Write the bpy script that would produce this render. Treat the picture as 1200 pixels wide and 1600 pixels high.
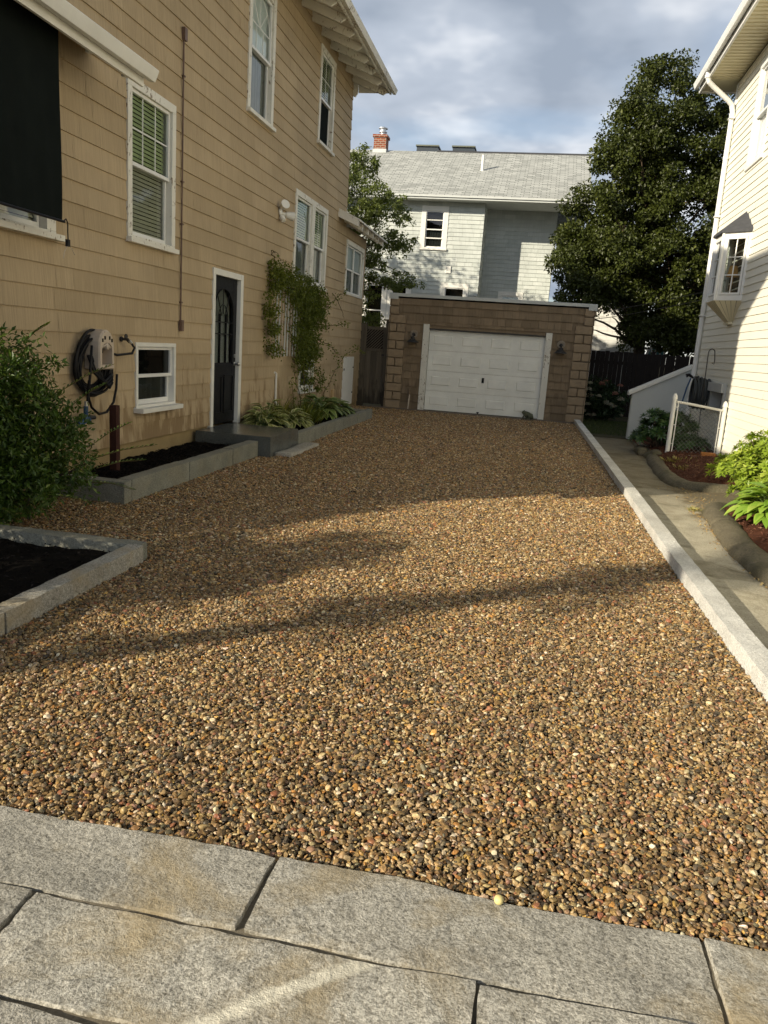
import bpy, bmesh, math, random
import numpy as np
from mathutils import Vector, Matrix, noise

for o in list(bpy.data.objects): bpy.data.objects.remove(o)
SC = bpy.context.scene
COL = SC.collection

# ------------------------------------------------------------------ camera
cam_d = bpy.data.cameras.new("camera")
cam = bpy.data.objects.new("camera", cam_d); COL.objects.link(cam); SC.camera = cam
YAW, PIT, ROL, FPX = -0.1747, 0.2110, 0.0686, 1215.0
cy, sy, cp, sp = math.cos(YAW), math.sin(YAW), math.cos(PIT), math.sin(PIT)
Fw = Vector((sy*cp, cy*cp, -sp)); Rt = Vector((cy, -sy, 0)); Up = Rt.cross(Fw)
R2 = math.cos(ROL)*Rt + math.sin(ROL)*Up; U2 = -math.sin(ROL)*Rt + math.cos(ROL)*Up
cam.matrix_world = Matrix(((R2.x, U2.x, -Fw.x, 0), (R2.y, U2.y, -Fw.y, 0), (R2.z, U2.z, -Fw.z, 1.6), (0, 0, 0, 1)))
cam_d.sensor_fit = 'VERTICAL'; cam_d.sensor_height = 24; cam_d.lens = FPX/1600*24
cam_d.clip_start = 0.05; cam_d.clip_end = 2000
SC.render.resolution_x = 768; SC.render.resolution_y = 1024

# ------------------------------------------------------------------ light
SUNV = Vector((-1, -0.9, 0.534)).normalized()
EL = math.asin(SUNV.z); AZ = math.atan2(SUNV.x, SUNV.y)
SUN_STRENGTH = 5.0
SKY_NISHITA = 0.10
CLOUD = 0.80
EXPOSURE = 0.52
sd = bpy.data.lights.new("sun", 'SUN'); sd.energy = SUN_STRENGTH; sd.angle = math.radians(0.6); sd.color = (1.0, 0.89, 0.70)
so = bpy.data.objects.new("sun", sd); COL.objects.link(so)
so.rotation_euler = SUNV.to_track_quat('Z', 'Y').to_euler(); so.location = (-20, -18, 12)

W = bpy.data.worlds.new("World"); SC.world = W; W.use_nodes = True
nt = W.node_tree; nt.nodes.clear()
def N(t, typ, **kw):
    n = t.nodes.new(typ)
    for k, v in kw.items(): setattr(n, k, v)
    return n
def ramp(t, fac, stops):
    r = N(t, 'ShaderNodeValToRGB'); e = r.color_ramp.elements
    while len(e) < len(stops): e.new(0.5)
    for i, (p, c) in enumerate(stops):
        e[i].position = p; e[i].color = (c[0], c[1], c[2], 1) if hasattr(c, '__len__') else (c, c, c, 1)
    t.links.new(fac, r.inputs[0]); return r.outputs[0]
def mathn(t, op, a, b=None, clamp=False):
    n = N(t, 'ShaderNodeMath', operation=op, use_clamp=clamp)
    for i, v in enumerate((a, b)):
        if v is None: continue
        if isinstance(v, (int, float)): n.inputs[i].default_value = v
        else: t.links.new(v, n.inputs[i])
    return n.outputs[0]
def mixc(t, fac, a, b, mode='MIX'):
    n = N(t, 'ShaderNodeMix', data_type='RGBA', blend_type=mode)
    for i, v in ((0, fac), (6, a), (7, b)):
        if isinstance(v, (int, float)): n.inputs[i].default_value = v
        elif isinstance(v, (tuple, list)): n.inputs[i].default_value = (v[0], v[1], v[2], 1)
        else: t.links.new(v, n.inputs[i])
    return n.outputs[2]
sky = N(nt, 'ShaderNodeTexSky', sky_type='NISHITA', sun_disc=False)
sky.sun_elevation = EL; sky.sun_rotation = AZ; sky.air_density = 1.0; sky.dust_density = 0.6; sky.ozone_density = 1.2
bg1 = N(nt, 'ShaderNodeBackground'); nt.links.new(sky.outputs[0], bg1.inputs[0]); bg1.inputs[1].default_value = SKY_NISHITA
tc = N(nt, 'ShaderNodeTexCoord')
sep = N(nt, 'ShaderNodeSeparateXYZ'); nt.links.new(tc.outputs['Generated'], sep.inputs[0])
den = mathn(nt, 'ADD', mathn(nt, 'MAXIMUM', sep.outputs[2], 0.0), 0.22)
cmb = N(nt, 'ShaderNodeCombineXYZ')
nt.links.new(mathn(nt, 'DIVIDE', sep.outputs[0], den), cmb.inputs[0]); nt.links.new(mathn(nt, 'DIVIDE', sep.outputs[1], den), cmb.inputs[1])
n1 = N(nt, 'ShaderNodeTexNoise'); n1.inputs['Scale'].default_value = 1.15; n1.inputs['Detail'].default_value = 5; n1.inputs['Roughness'].default_value = 0.46; n1.inputs['Distortion'].default_value = 0.5
nt.links.new(cmb.outputs[0], n1.inputs['Vector'])
mp = N(nt, 'ShaderNodeMapping'); mp.inputs['Location'].default_value = (3.1, 7.7, 1.3); nt.links.new(cmb.outputs[0], mp.inputs[0])
n2 = N(nt, 'ShaderNodeTexNoise'); n2.inputs['Scale'].default_value = 1.5; n2.inputs['Detail'].default_value = 5; n2.inputs['Roughness'].default_value = 0.5
nt.links.new(mp.outputs[0], n2.inputs['Vector'])
cover = ramp(nt, n1.outputs[0], [(0.34, 0.15), (0.50, 1.0)])
tone = ramp(nt, n2.outputs[0], [(0.40, (0.32, 0.375, 0.46)), (0.49, (0.47, 0.525, 0.61)), (0.58, (0.92, 0.94, 0.97))])
dt = N(nt, 'ShaderNodeVectorMath', operation='DOT_PRODUCT'); nt.links.new(tc.outputs['Generated'], dt.inputs[0]); dt.inputs[1].default_value = SUNV
glow = mathn(nt, 'MULTIPLY_ADD', mathn(nt, 'MAXIMUM', dt.outputs['Value'], 0.0), 0.8); nt.nodes[-1].inputs[2].default_value = 1.0
bg2 = N(nt, 'ShaderNodeBackground'); nt.links.new(tone, bg2.inputs[0])
ovh = ramp(nt, sep.outputs[2], [(0.34, 1.0), (0.70, 0.28)])
nt.links.new(mathn(nt, 'MULTIPLY', mathn(nt, 'MULTIPLY', glow, CLOUD), ovh), bg2.inputs[1])
mx = N(nt, 'ShaderNodeMixShader'); nt.links.new(cover, mx.inputs[0]); nt.links.new(bg1.outputs[0], mx.inputs[1]); nt.links.new(bg2.outputs[0], mx.inputs[2])
wo = N(nt, 'ShaderNodeOutputWorld'); nt.links.new(mx.outputs[0], wo.inputs[0])
SC.view_settings.view_transform = 'Standard'; SC.view_settings.look = 'None'
SC.view_settings.exposure = EXPOSURE; SC.view_settings.gamma = 1; SC.view_settings.use_curve_mapping = False
SC.render.engine = 'CYCLES'
SC.cycles.max_bounces = 8; SC.cycles.diffuse_bounces = 4; SC.cycles.transparent_max_bounces = 12

# ------------------------------------------------------------------ helpers
ORG = {}
def setp(o, label=None, cat=None, group=None, kind=None):
    if label: o['label'] = label
    if cat: o['category'] = cat
    if group: o['group'] = group
    if kind: o['kind'] = kind
    return o
def thing(name, loc, label, cat, group=None):
    o = bpy.data.objects.new(name, None); COL.objects.link(o); o.location = loc; o.empty_display_size = 0.1
    ORG[o.name] = Vector(loc); return setp(o, label, cat, group)
class MB:
    def __init__(s): s.v = []; s.f = []; s.t = []; s.tone = 0.5
    def face(s, pts, tone=None):
        i = len(s.v); s.v += [tuple(p) for p in pts]; s.f.append(tuple(range(i, i+len(pts)))); s.t.append(s.tone if tone is None else tone)
    def add(s, vs, fs, tone=None):
        i = len(s.v); s.v += [tuple(p) for p in vs]; s.f += [tuple(i+k for k in f) for f in fs]; s.t += [s.tone if tone is None else tone]*len(fs)
        return s
    def hexa(s, p, tone=None):  # 8 points: 4 bottom, 4 top
        return s.add(p, [(0, 3, 2, 1), (4, 5, 6, 7), (0, 1, 5, 4), (1, 2, 6, 5), (2, 3, 7, 6), (3, 0, 4, 7)], tone)
    def box(s, x0, x1, y0, y1, z0, z1, tone=None):
        return s.hexa([(x0, y0, z0), (x1, y0, z0), (x1, y1, z0), (x0, y1, z0), (x0, y0, z1), (x1, y0, z1), (x1, y1, z1), (x0, y1, z1)], tone)
    def fbox(s, F, u0, u1, w0, w1, d0, d1, tone=None):
        return s.hexa([F(u0, w0, d0), F(u1, w0, d0), F(u1, w0, d1), F(u0, w0, d1), F(u0, w1, d0), F(u1, w1, d0), F(u1, w1, d1), F(u0, w1, d1)], tone)
    def tube(s, pts, r, n=8, cap=True, tone=None):
        pts = [Vector(p) for p in pts]; m = len(pts)
        if not hasattr(r, '__len__'): r = [r]*m
        vs = []; prev = None
        for i, p in enumerate(pts):
            t = (pts[min(i+1, m-1)]-pts[max(i-1, 0)])
            if t.length < 1e-9: t = Vector((0, 0, 1))
            t.normalize()
            if prev is None:
                a = Vector((0, 0, 1)) if abs(t.z) < 0.9 else Vector((1, 0, 0))
                x = t.cross(a).normalized()
            else:
                x = prev-t*prev.dot(t)
                x = x.normalized() if x.length > 1e-6 else t.orthogonal().normalized()
            prev = x; y = t.cross(x)
            for k in range(n):
                a = 2*math.pi*k/n; vs.append(p+(x*math.cos(a)+y*math.sin(a))*r[i])
        fs = [(i*n+k, i*n+(k+1) % n, (i+1)*n+(k+1) % n, (i+1)*n+k) for i in range(m-1) for k in range(n)]
        if cap: fs += [tuple(reversed(range(n))), tuple((m-1)*n+k for k in range(n))]
        return s.add(vs, fs, tone)
    def lathe(s, c, prof, n=16, axis='z', tone=None):
        c = Vector(c); vs = []
        for (r, h) in prof:
            for k in range(n):
                a = 2*math.pi*k/n; q = (r*math.cos(a), r*math.sin(a), h)
                if axis == 'y': q = (q[0], q[2], q[1])
                if axis == 'x': q = (q[2], q[0], q[1])
                vs.append(c+Vector(q))
        m = len(prof)
        fs = [(i*n+k, i*n+(k+1) % n, (i+1)*n+(k+1) % n, (i+1)*n+k) for i in range(m-1) for k in range(n)]
        fs += [tuple(reversed(range(n))), tuple((m-1)*n+k for k in range(n))]
        return s.add(vs, fs, tone)
    def build(s, name, m, parent=None, bevel=0, smooth=False, fix=True):
        me = bpy.data.meshes.new(name)
        org = ORG.get(parent.name, Vector()) if parent else Vector()
        me.from_pydata([(a-org.x, b-org.y, c-org.z) for a, b, c in s.v], [], s.f)
        at = me.attributes.new('tone', 'FLOAT', 'FACE'); at.data.foreach_set('value', s.t)
        if fix:
            bm = bmesh.new(); bm.from_mesh(me); bmesh.ops.recalc_face_normals(bm, faces=bm.faces); bm.to_mesh(me); bm.free()
        if smooth:
            me.polygons.foreach_set('use_smooth', [True]*len(me.polygons))
            if smooth == 'angle': me.set_sharp_from_angle(angle=math.radians(42))
        me.materials.append(m); me.update()
        o = bpy.data.objects.new(name, me); COL.objects.link(o)
        if parent: o.parent = parent; ORG[o.name] = org
        if bevel:
            b = o.modifiers.new('bevel', 'BEVEL'); b.width = bevel; b.segments = 2; b.limit_method = 'ANGLE'
        return o
def frame(O, U, Nn):
    O, U, Nn = Vector(O), Vector(U), Vector(Nn)
    return lambda u, w, d: (O.x+U.x*u+Nn.x*d, O.y+U.y*u+Nn.y*d, O.z+w)
def dup(root, loc, label=None, name=None):
    c = root.copy(); COL.objects.link(c); c.location = loc
    if label: c['label'] = label
    def rec(a, b):
        for ch in a.children:
            d = ch.copy(); COL.objects.link(d); d.parent = b; rec(ch, d)
    rec(root, c); return c
def rock(mb, x0, x1, y0, y1, z0, z1, step, amp, seed, r=0.012, freq=9, jit=0.0, tone=0.5):
    nx, ny, nz = [max(1, int(round((b-a)/step))) for a, b in ((x0, x1), (y0, y1), (z0, z1))]
    idx = {}; vs = []; off = Vector((seed*7.3, seed*3.1, seed*1.7))
    lo = (x0+r, y0+r, z0+r); hi = (x1-r, y1-r, z1-r)
    def V(i, j, k):
        if (i, j, k) in idx: return idx[(i, j, k)]
        p = Vector((x0+(x1-x0)*i/nx, y0+(y1-y0)*j/ny, z0+(z1-z0)*k/nz))
        q = Vector([min(max(p[a], lo[a]), hi[a]) for a in range(3)]); d = p-q
        if d.length > 1e-7: p = q+d.normalized()*r
        nv = noise.noise_vector(p*freq+off)*amp + noise.noise_vector(p*freq*3.1+off)*amp*0.45 + noise.noise_vector(p*freq*0.2+off)*jit
        vs.append(p+nv); idx[(i, j, k)] = len(vs)-1; return len(vs)-1
    fs = []
    for i in range(nx):
        for j in range(ny):
            fs.append((V(i, j, nz), V(i+1, j, nz), V(i+1, j+1, nz), V(i, j+1, nz)))
            fs.append((V(i, j, 0), V(i, j+1, 0), V(i+1, j+1, 0), V(i+1, j, 0)))
    for i in range(nx):
        for k in range(nz):
            fs.append((V(i, 0, k), V(i+1, 0, k), V(i+1, 0, k+1), V(i, 0, k+1)))
            fs.append((V(i, ny, k), V(i, ny, k+1), V(i+1, ny, k+1), V(i+1, ny, k)))
    for j in range(ny):
        for k in range(nz):
            fs.append((V(0, j, k), V(0, j, k+1), V(0, j+1, k+1), V(0, j+1, k)))
            fs.append((V(nx, j, k), V(nx, j+1, k), V(nx, j+1, k+1), V(nx, j, k+1)))
    mb.add(vs, fs, tone); return mb

# ------------------------------------------------------------------ materials
def newmat(name, rough=0.6, spec=0.4, metal=0.0):
    m = bpy.data.materials.new(name); m.use_nodes = True; t = m.node_tree
    b = t.nodes['Principled BSDF']; b.inputs['Roughness'].default_value = rough
    b.inputs['Specular IOR Level'].default_value = spec; b.inputs['Metallic'].default_value = metal
    return m, t, b
def ncoord(t, scale=(1, 1, 1), kind='Object', loc=(0, 0, 0)):
    c = N(t, 'ShaderNodeTexCoord'); mpp = N(t, 'ShaderNodeMapping'); mpp.inputs['Scale'].default_value = scale; mpp.inputs['Location'].default_value = loc
    t.links.new(c.outputs[kind], mpp.inputs[0]); return mpp.outputs[0]
def nz(t, vec, scale, detail=4, rough=0.55, dist=0.0):
    n = N(t, 'ShaderNodeTexNoise'); n.inputs['Scale'].default_value = scale; n.inputs['Detail'].default_value = detail
    n.inputs['Roughness'].default_value = rough; n.inputs['Distortion'].default_value = dist
    t.links.new(vec, n.inputs['Vector']); return n.outputs[0]
def bump(t, b, h, strength=0.3, dist=0.01, prev=None):
    n = N(t, 'ShaderNodeBump'); n.inputs['Strength'].default_value = strength; n.inputs['Distance'].default_value = dist
    t.links.new(h, n.inputs['Height']); t.links.new(n.outputs[0], b.inputs['Normal']); return n
def attr(t, name, typ='GEOMETRY'):
    return N(t, 'ShaderNodeAttribute', attribute_name=name, attribute_type=typ)
def m_plain(name, col, rough=0.5, spec=0.4, metal=0.0, var=0.15, sc=6, bmp=0.1):
    m, t, b = newmat(name, rough, spec, metal); v = ncoord(t)
    n = nz(t, v, sc, 6, 0.6)
    t.links.new(mixc(t, n, [c*(1-var) for c in col], [min(1, c*(1+var)) for c in col]), b.inputs['Base Color'])
    t.links.new(mathn(t, 'MULTIPLY_ADD', nz(t, v, sc*3, 3), 0.2), b.inputs['Roughness']); t.nodes[-1].inputs[2].default_value = rough-0.1
    if bmp: bump(t, b, nz(t, v, sc*12, 4), bmp, 0.004)
    return m
def m_shingle(name, c1, c2, streak=0.22, dirt=(0.12, 0.08, 0.04), dirt_amt=0.5, axes=(1, 1, 1), rough=0.75, grain=55, damp=True):
    m, t, b = newmat(name, rough, 0.25)
    tn = attr(t, 'tone').outputs['Fac']
    base = mixc(t, tn, c1, c2)
    vs = ncoord(t, (axes[0]*grain, axes[1]*grain, 1.4)); s = nz(t, vs, 1.0, 5, 0.65)
    base = mixc(t, ramp(t, s, [(0.3, 1.0-streak), (0.7, 1.0+0.0)]), (0, 0, 0), base, 'MIX') if False else mixc(t, 1.0, base, ramp(t, s, [(0.28, 1.0-streak), (0.62, 1.0)]), 'MULTIPLY')
    vb = ncoord(t, (1, 1, 1)); big = nz(t, vb, 0.9, 5, 0.6)
    base = mixc(t, 1.0, base, ramp(t, big, [(0.3, 0.84), (0.65, 1.0)]), 'MULTIPLY')
    if damp:
        g = N(t, 'ShaderNodeNewGeometry'); sp_ = N(t, 'ShaderNodeSeparateXYZ'); t.links.new(g.outputs['Position'], sp_.inputs[0])
        low = mathn(t, 'SUBTRACT', 1.0, mathn(t, 'DIVIDE', sp_.outputs[2], 1.25), True)
        vd = ncoord(t, (5, 5, 1.1)); nd = nz(t, vd, 1.3, 6, 0.65)
        st = mathn(t, 'MULTIPLY', mathn(t, 'GREATER_THAN', mathn(t, 'ADD', mathn(t, 'MULTIPLY', low, 0.30), nd), 0.70), dirt_amt)
        sm = ramp(t, mathn(t, 'ADD', mathn(t, 'MULTIPLY', low, 0.30), nd), [(0.64, 0.0), (0.74, 1.0)])
        base = mixc(t, mathn(t, 'MULTIPLY', sm, dirt_amt), base, dirt)
    t.links.new(base, b.inputs['Base Color'])
    bump(t, b, s, 0.35, 0.004)
    return m
def m_paint(name, col, chips=0.0, rough=0.5, under=(0.25, 0.2, 0.14)):
    m, t, b = newmat(name, rough, 0.4); v = ncoord(t)
    g = nz(t, v, 2.5, 6, 0.65); c = mixc(t, ramp(t, g, [(0.35, 0.0), (0.7, 1.0)]), [x*0.88 for x in col], col)
    if chips:
        ch = nz(t, ncoord(t, (1, 1, 0.45)), 26, 5, 0.7)
        big = nz(t, v, 1.7, 3)
        f = ramp(t, mathn(t, 'ADD', ch, mathn(t, 'MULTIPLY', mathn(t, 'SUBTRACT', big, 0.5), 0.5)), [(0.70-chips*0.12, 0.0), (0.725-chips*0.12, 1.0)])
        c = mixc(t, f, c, under)
    t.links.new(c, b.inputs['Base Color']); bump(t, b, nz(t, v, 40, 4), 0.12, 0.003)
    return m
def m_granite(name, lo, hi, stain=(0.30, 0.235, 0.13), stain_amt=0.35, rough=0.75, sc=1.0, spec=0.3, wet=False):
    m, t, b = newmat(name, rough, spec); v = ncoord(t)
    s1 = nz(t, v, 210*sc, 3, 0.75); s2 = nz(t, v, 75*sc, 4, 0.7); s3 = nz(t, v, 3.2, 5, 0.6)
    vo = N(t, 'ShaderNodeTexVoronoi'); vo.inputs['Scale'].default_value = 190*sc; t.links.new(v, vo.inputs['Vector'])
    f = mathn(t, 'ADD', mathn(t, 'MULTIPLY', s1, 0.6), mathn(t, 'MULTIPLY', s2, 0.4))
    c = ramp(t, f, [(0.40, lo), (0.50, [(a+b_)/2 for a, b_ in zip(lo, hi)]), (0.60, hi)])
    c = mixc(t, ramp(t, vo.outputs['Color'], [(0.10, 0.55), (0.26, 0.0)]), c, [x*0.35 for x in lo])
    c = mixc(t, 1.0, c, ramp(t, s3, [(0.3, 0.78), (0.62, 1.05)]), 'MULTIPLY')
    tn = attr(t, 'tone').outputs['Fac']; c = mixc(t, 1.0, c, ramp(t, tn, [(0, 0.74), (1, 1.16)]), 'MULTIPLY')
    s4 = nz(t, v, 1.9, 6, 0.62, 0.6)
    c = mixc(t, mathn(t, 'MULTIPLY', ramp(t, s4, [(0.5, 0.0), (0.66, 1.0)]), stain_amt), c, stain)
    t.links.new(c, b.inputs['Base Color'])
    h = mathn(t, 'ADD', mathn(t, 'MULTIPLY', s2, 0.6), mathn(t, 'ADD', mathn(t, 'MULTIPLY', s1, 0.3), nz(t, v, 14, 5, 0.6)))
    bump(t, b, h, 0.9 if not wet else 0.15, 0.010)
    return m
def m_leaf(name, c1, c2, c3=None, edge=None, rough=0.45, trans=0.30, spec=0.35):
    m, t, b = newmat(name, rough, spec)
    a = attr(t, 'lv'); f = a.outputs['Fac']
    st = [(0.0, c1), (0.75, c2)] + ([(1.0, c3)] if c3 else [])
    c = ramp(t, f, st)
    if edge:
        e = attr(t, 'edge').outputs['Fac']; c = mixc(t, ramp(t, e, [(0.55, 0.0), (0.8, 1.0)]), c, edge)
    t.links.new(c, b.inputs['Base Color'])
    tr = N(t, 'ShaderNodeBsdfTranslucent'); t.links.new(mixc(t, 1.0, c, (1.0, 1.0, 0.45), 'MULTIPLY'), tr.inputs[0])
    mxs = N(t, 'ShaderNodeMixShader'); mxs.inputs[0].default_value = trans
    t.links.new(b.outputs[0], mxs.inputs[1]); t.links.new(tr.outputs[0], mxs.inputs[2])
    t.links.new(mxs.outputs[0], t.nodes['Material Output'].inputs[0])
    return m
def m_glass(name, tint=(0.75, 0.8, 0.78), refl=0.10):
    m = bpy.data.materials.new(name); m.use_nodes = True; t = m.node_tree; t.nodes.clear()
    tr = N(t, 'ShaderNodeBsdfTransparent'); tr.inputs[0].default_value = (*tint, 1)
    gl = N(t, 'ShaderNodeBsdfGlossy'); gl.inputs['Roughness'].default_value = 0.015
    fr = N(t, 'ShaderNodeFresnel'); fr.inputs[0].default_value = 1.5
    v = ncoord(t); bp = N(t, 'ShaderNodeBump'); bp.inputs['Strength'].default_value = 0.06; bp.inputs['Distance'].default_value = 0.02
    t.links.new(nz(t, v, 3.0, 2), bp.inputs['Height']); t.links.new(bp.outputs[0], gl.inputs['Normal'])
    mxs = N(t, 'ShaderNodeMixShader'); t.links.new(mathn(t, 'ADD', mathn(t, 'MULTIPLY', fr.outputs[0], 0.6), refl*.6, True), mxs.inputs[0])
    t.links.new(tr.outputs[0], mxs.inputs[1]); t.links.new(gl.outputs[0], mxs.inputs[2])
    o = N(t, 'ShaderNodeOutputMaterial'); t.links.new(mxs.outputs[0], o.inputs[0]); return m

M = {}
M['tan'] = m_shingle('tan_painted_shingle', (0.445, 0.342, 0.207), (0.515, 0.40, 0.25), dirt=(0.17, 0.10, 0.04), dirt_amt=0.6, axes=(0.2, 1, 1), grain=80, streak=0.26)
M['tan_trim'] = m_plain('tan_painted_board', (0.48, 0.335, 0.17), 0.7)
M['ochre'] = m_plain('ochre_painted_concrete', (0.30, 0.225, 0.115), 0.85, 0.2, var=0.3, sc=4, bmp=0.4)
M['cedar'] = m_shingle('brown_cedar_shake', (0.215, 0.160, 0.100), (0.285, 0.213, 0.138), streak=0.22, dirt=(0.06, 0.045, 0.03), dirt_amt=0.35, axes=(1, 0.2, 1), grain=60)
M['quoin'] = m_plain('brown_rock_block', (0.30, 0.228, 0.150), 0.85, 0.2, var=0.22, sc=9, bmp=0.7)
M['grey_shingle'] = m_shingle('pale_grey_shingle', (0.50, 0.535, 0.50), (0.59, 0.62, 0.585), streak=0.12, dirt_amt=0.0, axes=(1, 1, 1), grain=20, damp=False)
M['vinyl'] = m_plain('cream_vinyl', (0.77, 0.75, 0.645), 0.45, 0.35, var=0.03, sc=1.5, bmp=0.05)
M['soffit_vinyl'] = m_plain('cream_vinyl_soffit', (0.66, 0.60, 0.42), 0.5, 0.3, var=0.10, sc=2, bmp=0.05)
M['white'] = m_paint('white_paint', (0.80, 0.79, 0.73), 0.0, 0.45)
M['white_old'] = m_paint('flaking_white_paint', (0.76, 0.74, 0.66), 0.75, 0.6)
M['white_vinyl'] = m_paint('white_vinyl', (0.82, 0.82, 0.79), 0.0, 0.35)
M['garage_door'] = m_paint('garage_door_white', (0.90, 0.90, 0.83), 0.0, 0.4)
M['black_paint'] = m_plain('black_gloss_paint', (0.007, 0.007, 0.008), 0.45, 0.18, var=0.2, bmp=0.03)
M['black_fabric'] = m_plain('black_woven_fabric', (0.009, 0.012, 0.011), 0.9, 0.05, var=0.3, sc=3, bmp=0.4)
M['dark'] = m_plain('dark_interior', (0.015, 0.014, 0.013), 0.9, 0.1, bmp=0)
M['room'] = m_plain('dim_interior', (0.05, 0.045, 0.04), 0.9, 0.1, bmp=0)
M['blind'] = m_plain('green_blind_with_reflection', (0.55, 0.62, 0.36), 0.6, 0.3, var=0.08, bmp=0)  # green lightened to stand in for foliage reflected in the panes
M['blind_grey'] = m_plain('grey_blind', (0.52, 0.50, 0.40), 0.6, 0.3, var=0.08, bmp=0)
M['sheer'] = m_plain('white_sheer_curtain', (0.82, 0.85, 0.84), 0.8, 0.2, var=0.1, sc=3, bmp=0)
M['sheer_dim'] = m_plain('dim_grey_curtain', (0.22, 0.235, 0.22), 0.8, 0.2, var=0.2, sc=3, bmp=0)
M['glass'] = m_glass('window_glass')
M['glass_dark'] = m_glass('dark_window_glass', (0.35, 0.38, 0.38), 0.05)
M['granite'] = m_granite('grey_granite', (0.19, 0.178, 0.145), (0.55, 0.525, 0.455), stain_amt=.72, sc=.72)
M['granite_curb'] = m_granite('pale_granite_curb', (0.46, 0.455, 0.42), (0.80, 0.79, 0.74), stain_amt=0.12)
M['granite_bed'] = m_granite('grey_green_granite', (0.13, 0.13, 0.105), (0.33, 0.33, 0.275), stain_amt=0.18)
M['granite_step'] = m_granite('dark_polished_granite', (0.045, 0.052, 0.05), (0.14, 0.15, 0.14), stain_amt=0.05, rough=0.22, spec=0.6, wet=True)
M['quartz'] = m_granite('pale_quartz_vein', (0.42, 0.40, 0.34), (0.72, 0.69, 0.60), stain_amt=0.2)
M['soil'] = m_plain('black_wet_mulch', (0.007, 0.006, 0.005), 0.9, 0.05, var=0.5, sc=30, bmp=0.8)
M['red_mulch'] = m_plain('red_mulch', (0.085, 0.034, 0.020), 0.9, 0.1, var=0.6, sc=30, bmp=0.9)
M['grit'] = m_plain('dark_joint_grit', (0.20, 0.175, 0.13), 0.95, 0.1, var=0.6, sc=90, bmp=0.9)
M['concrete'] = m_granite('old_concrete', (0.35, 0.315, 0.23), (0.58, 0.535, 0.41), stain=(0.115, 0.092, 0.045), stain_amt=0.8, sc=0.8)
def _far_shade_and_dirt(m):
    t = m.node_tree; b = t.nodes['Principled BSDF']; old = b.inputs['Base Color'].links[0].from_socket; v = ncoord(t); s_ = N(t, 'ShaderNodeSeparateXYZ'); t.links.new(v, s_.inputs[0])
    f = mathn(t, 'ADD', mathn(t, 'MULTIPLY', mathn(t, 'SUBTRACT', s_.outputs[1], 9.6), 0.16), mathn(t, 'MULTIPLY', nz(t, v, 1.6, 6, .65), 1.0))  # house shade painted into the colour, mixed with damp brown, toward the far end
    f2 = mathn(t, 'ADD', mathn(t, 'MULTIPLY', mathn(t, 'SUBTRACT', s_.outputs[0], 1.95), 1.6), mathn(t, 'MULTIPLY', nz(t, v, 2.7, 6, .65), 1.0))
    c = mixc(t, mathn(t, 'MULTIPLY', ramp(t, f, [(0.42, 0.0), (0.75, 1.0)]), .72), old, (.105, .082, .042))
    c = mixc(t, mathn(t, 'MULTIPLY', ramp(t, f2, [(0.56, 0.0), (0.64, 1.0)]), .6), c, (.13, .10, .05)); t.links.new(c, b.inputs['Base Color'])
_far_shade_and_dirt(M['concrete'])
M['kerb'] = m_granite('mossy_concrete', (0.085, 0.073, 0.046), (0.19, 0.165, 0.11), stain=(0.07, 0.065, 0.03), stain_amt=0.75, sc=0.7)
M['apron'] = m_plain('dark_concrete', (0.15, 0.125, 0.10), 0.85, 0.2, var=0.25, sc=5, bmp=0.4)
M['ground'] = m_plain('dark_earth', (0.060, 0.055, 0.030), 0.95, 0.1, var=0.5, sc=3, bmp=0.6)
M['asphalt'] = m_plain('asphalt', (0.05, 0.05, 0.052), 0.85, 0.3, var=0.3, sc=20, bmp=0.5)
M['gravel_base'] = m_plain('gravel_base', (0.085, 0.062, 0.04), 0.95, 0.1, var=0.6, sc=60, bmp=0.9)
M['roof_grey'] = None
M['brown_metal'] = m_plain('brown_conduit', (0.14, 0.085, 0.058), 0.5, 0.4)
M['rubber'] = m_plain('black_rubber', (0.008, 0.008, 0.009), 0.5, 0.22, bmp=0.05)
M['beige'] = m_plain('beige_plastic', (0.50, 0.42, 0.33), 0.5, 0.4, var=0.12)
M['steel'] = m_plain('galvanised_steel', (0.55, 0.55, 0.54), 0.35, 0.5, 0.9, bmp=0.03)
M['iron'] = m_plain('black_iron', (0.03, 0.028, 0.026), 0.55, 0.4)
M['old_wood'] = m_shingle('weathered_grey_wood', (0.10, 0.085, 0.065), (0.165, 0.14, 0.105), streak=0.45, dirt=(0.02, 0.017, 0.012), dirt_amt=0.7, axes=(1, 1, 1), grain=45)
M['black_wood'] = m_plain('dark_stained_wood', (0.016, 0.012, 0.010), 0.8, 0.2, var=0.5, bmp=0.3)
M['post_wood'] = m_plain('dark_red_wood', (0.045, 0.016, 0.011), 0.75, 0.25, var=0.6, sc=5, bmp=0.5)
M['stucco'] = m_plain('pale_stucco', (0.54, 0.56, 0.54), 0.85, 0.2, var=0.12, sc=3, bmp=0.4)
M['bark'] = m_plain('brown_bark', (0.075, 0.055, 0.038), 0.9, 0.1, var=0.5, sc=12, bmp=0.9)
M['stem'] = m_plain('green_brown_stem', (0.10, 0.075, 0.035), 0.8, 0.2, bmp=0.2)
M['blue'] = m_plain('blue_plastic', (0.02, 0.06, 0.14), 0.45, 0.4)
M['orange'] = m_plain('terracotta', (0.38, 0.16, 0.05), 0.8, 0.2, var=0.25)
M['brick'] = None
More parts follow.
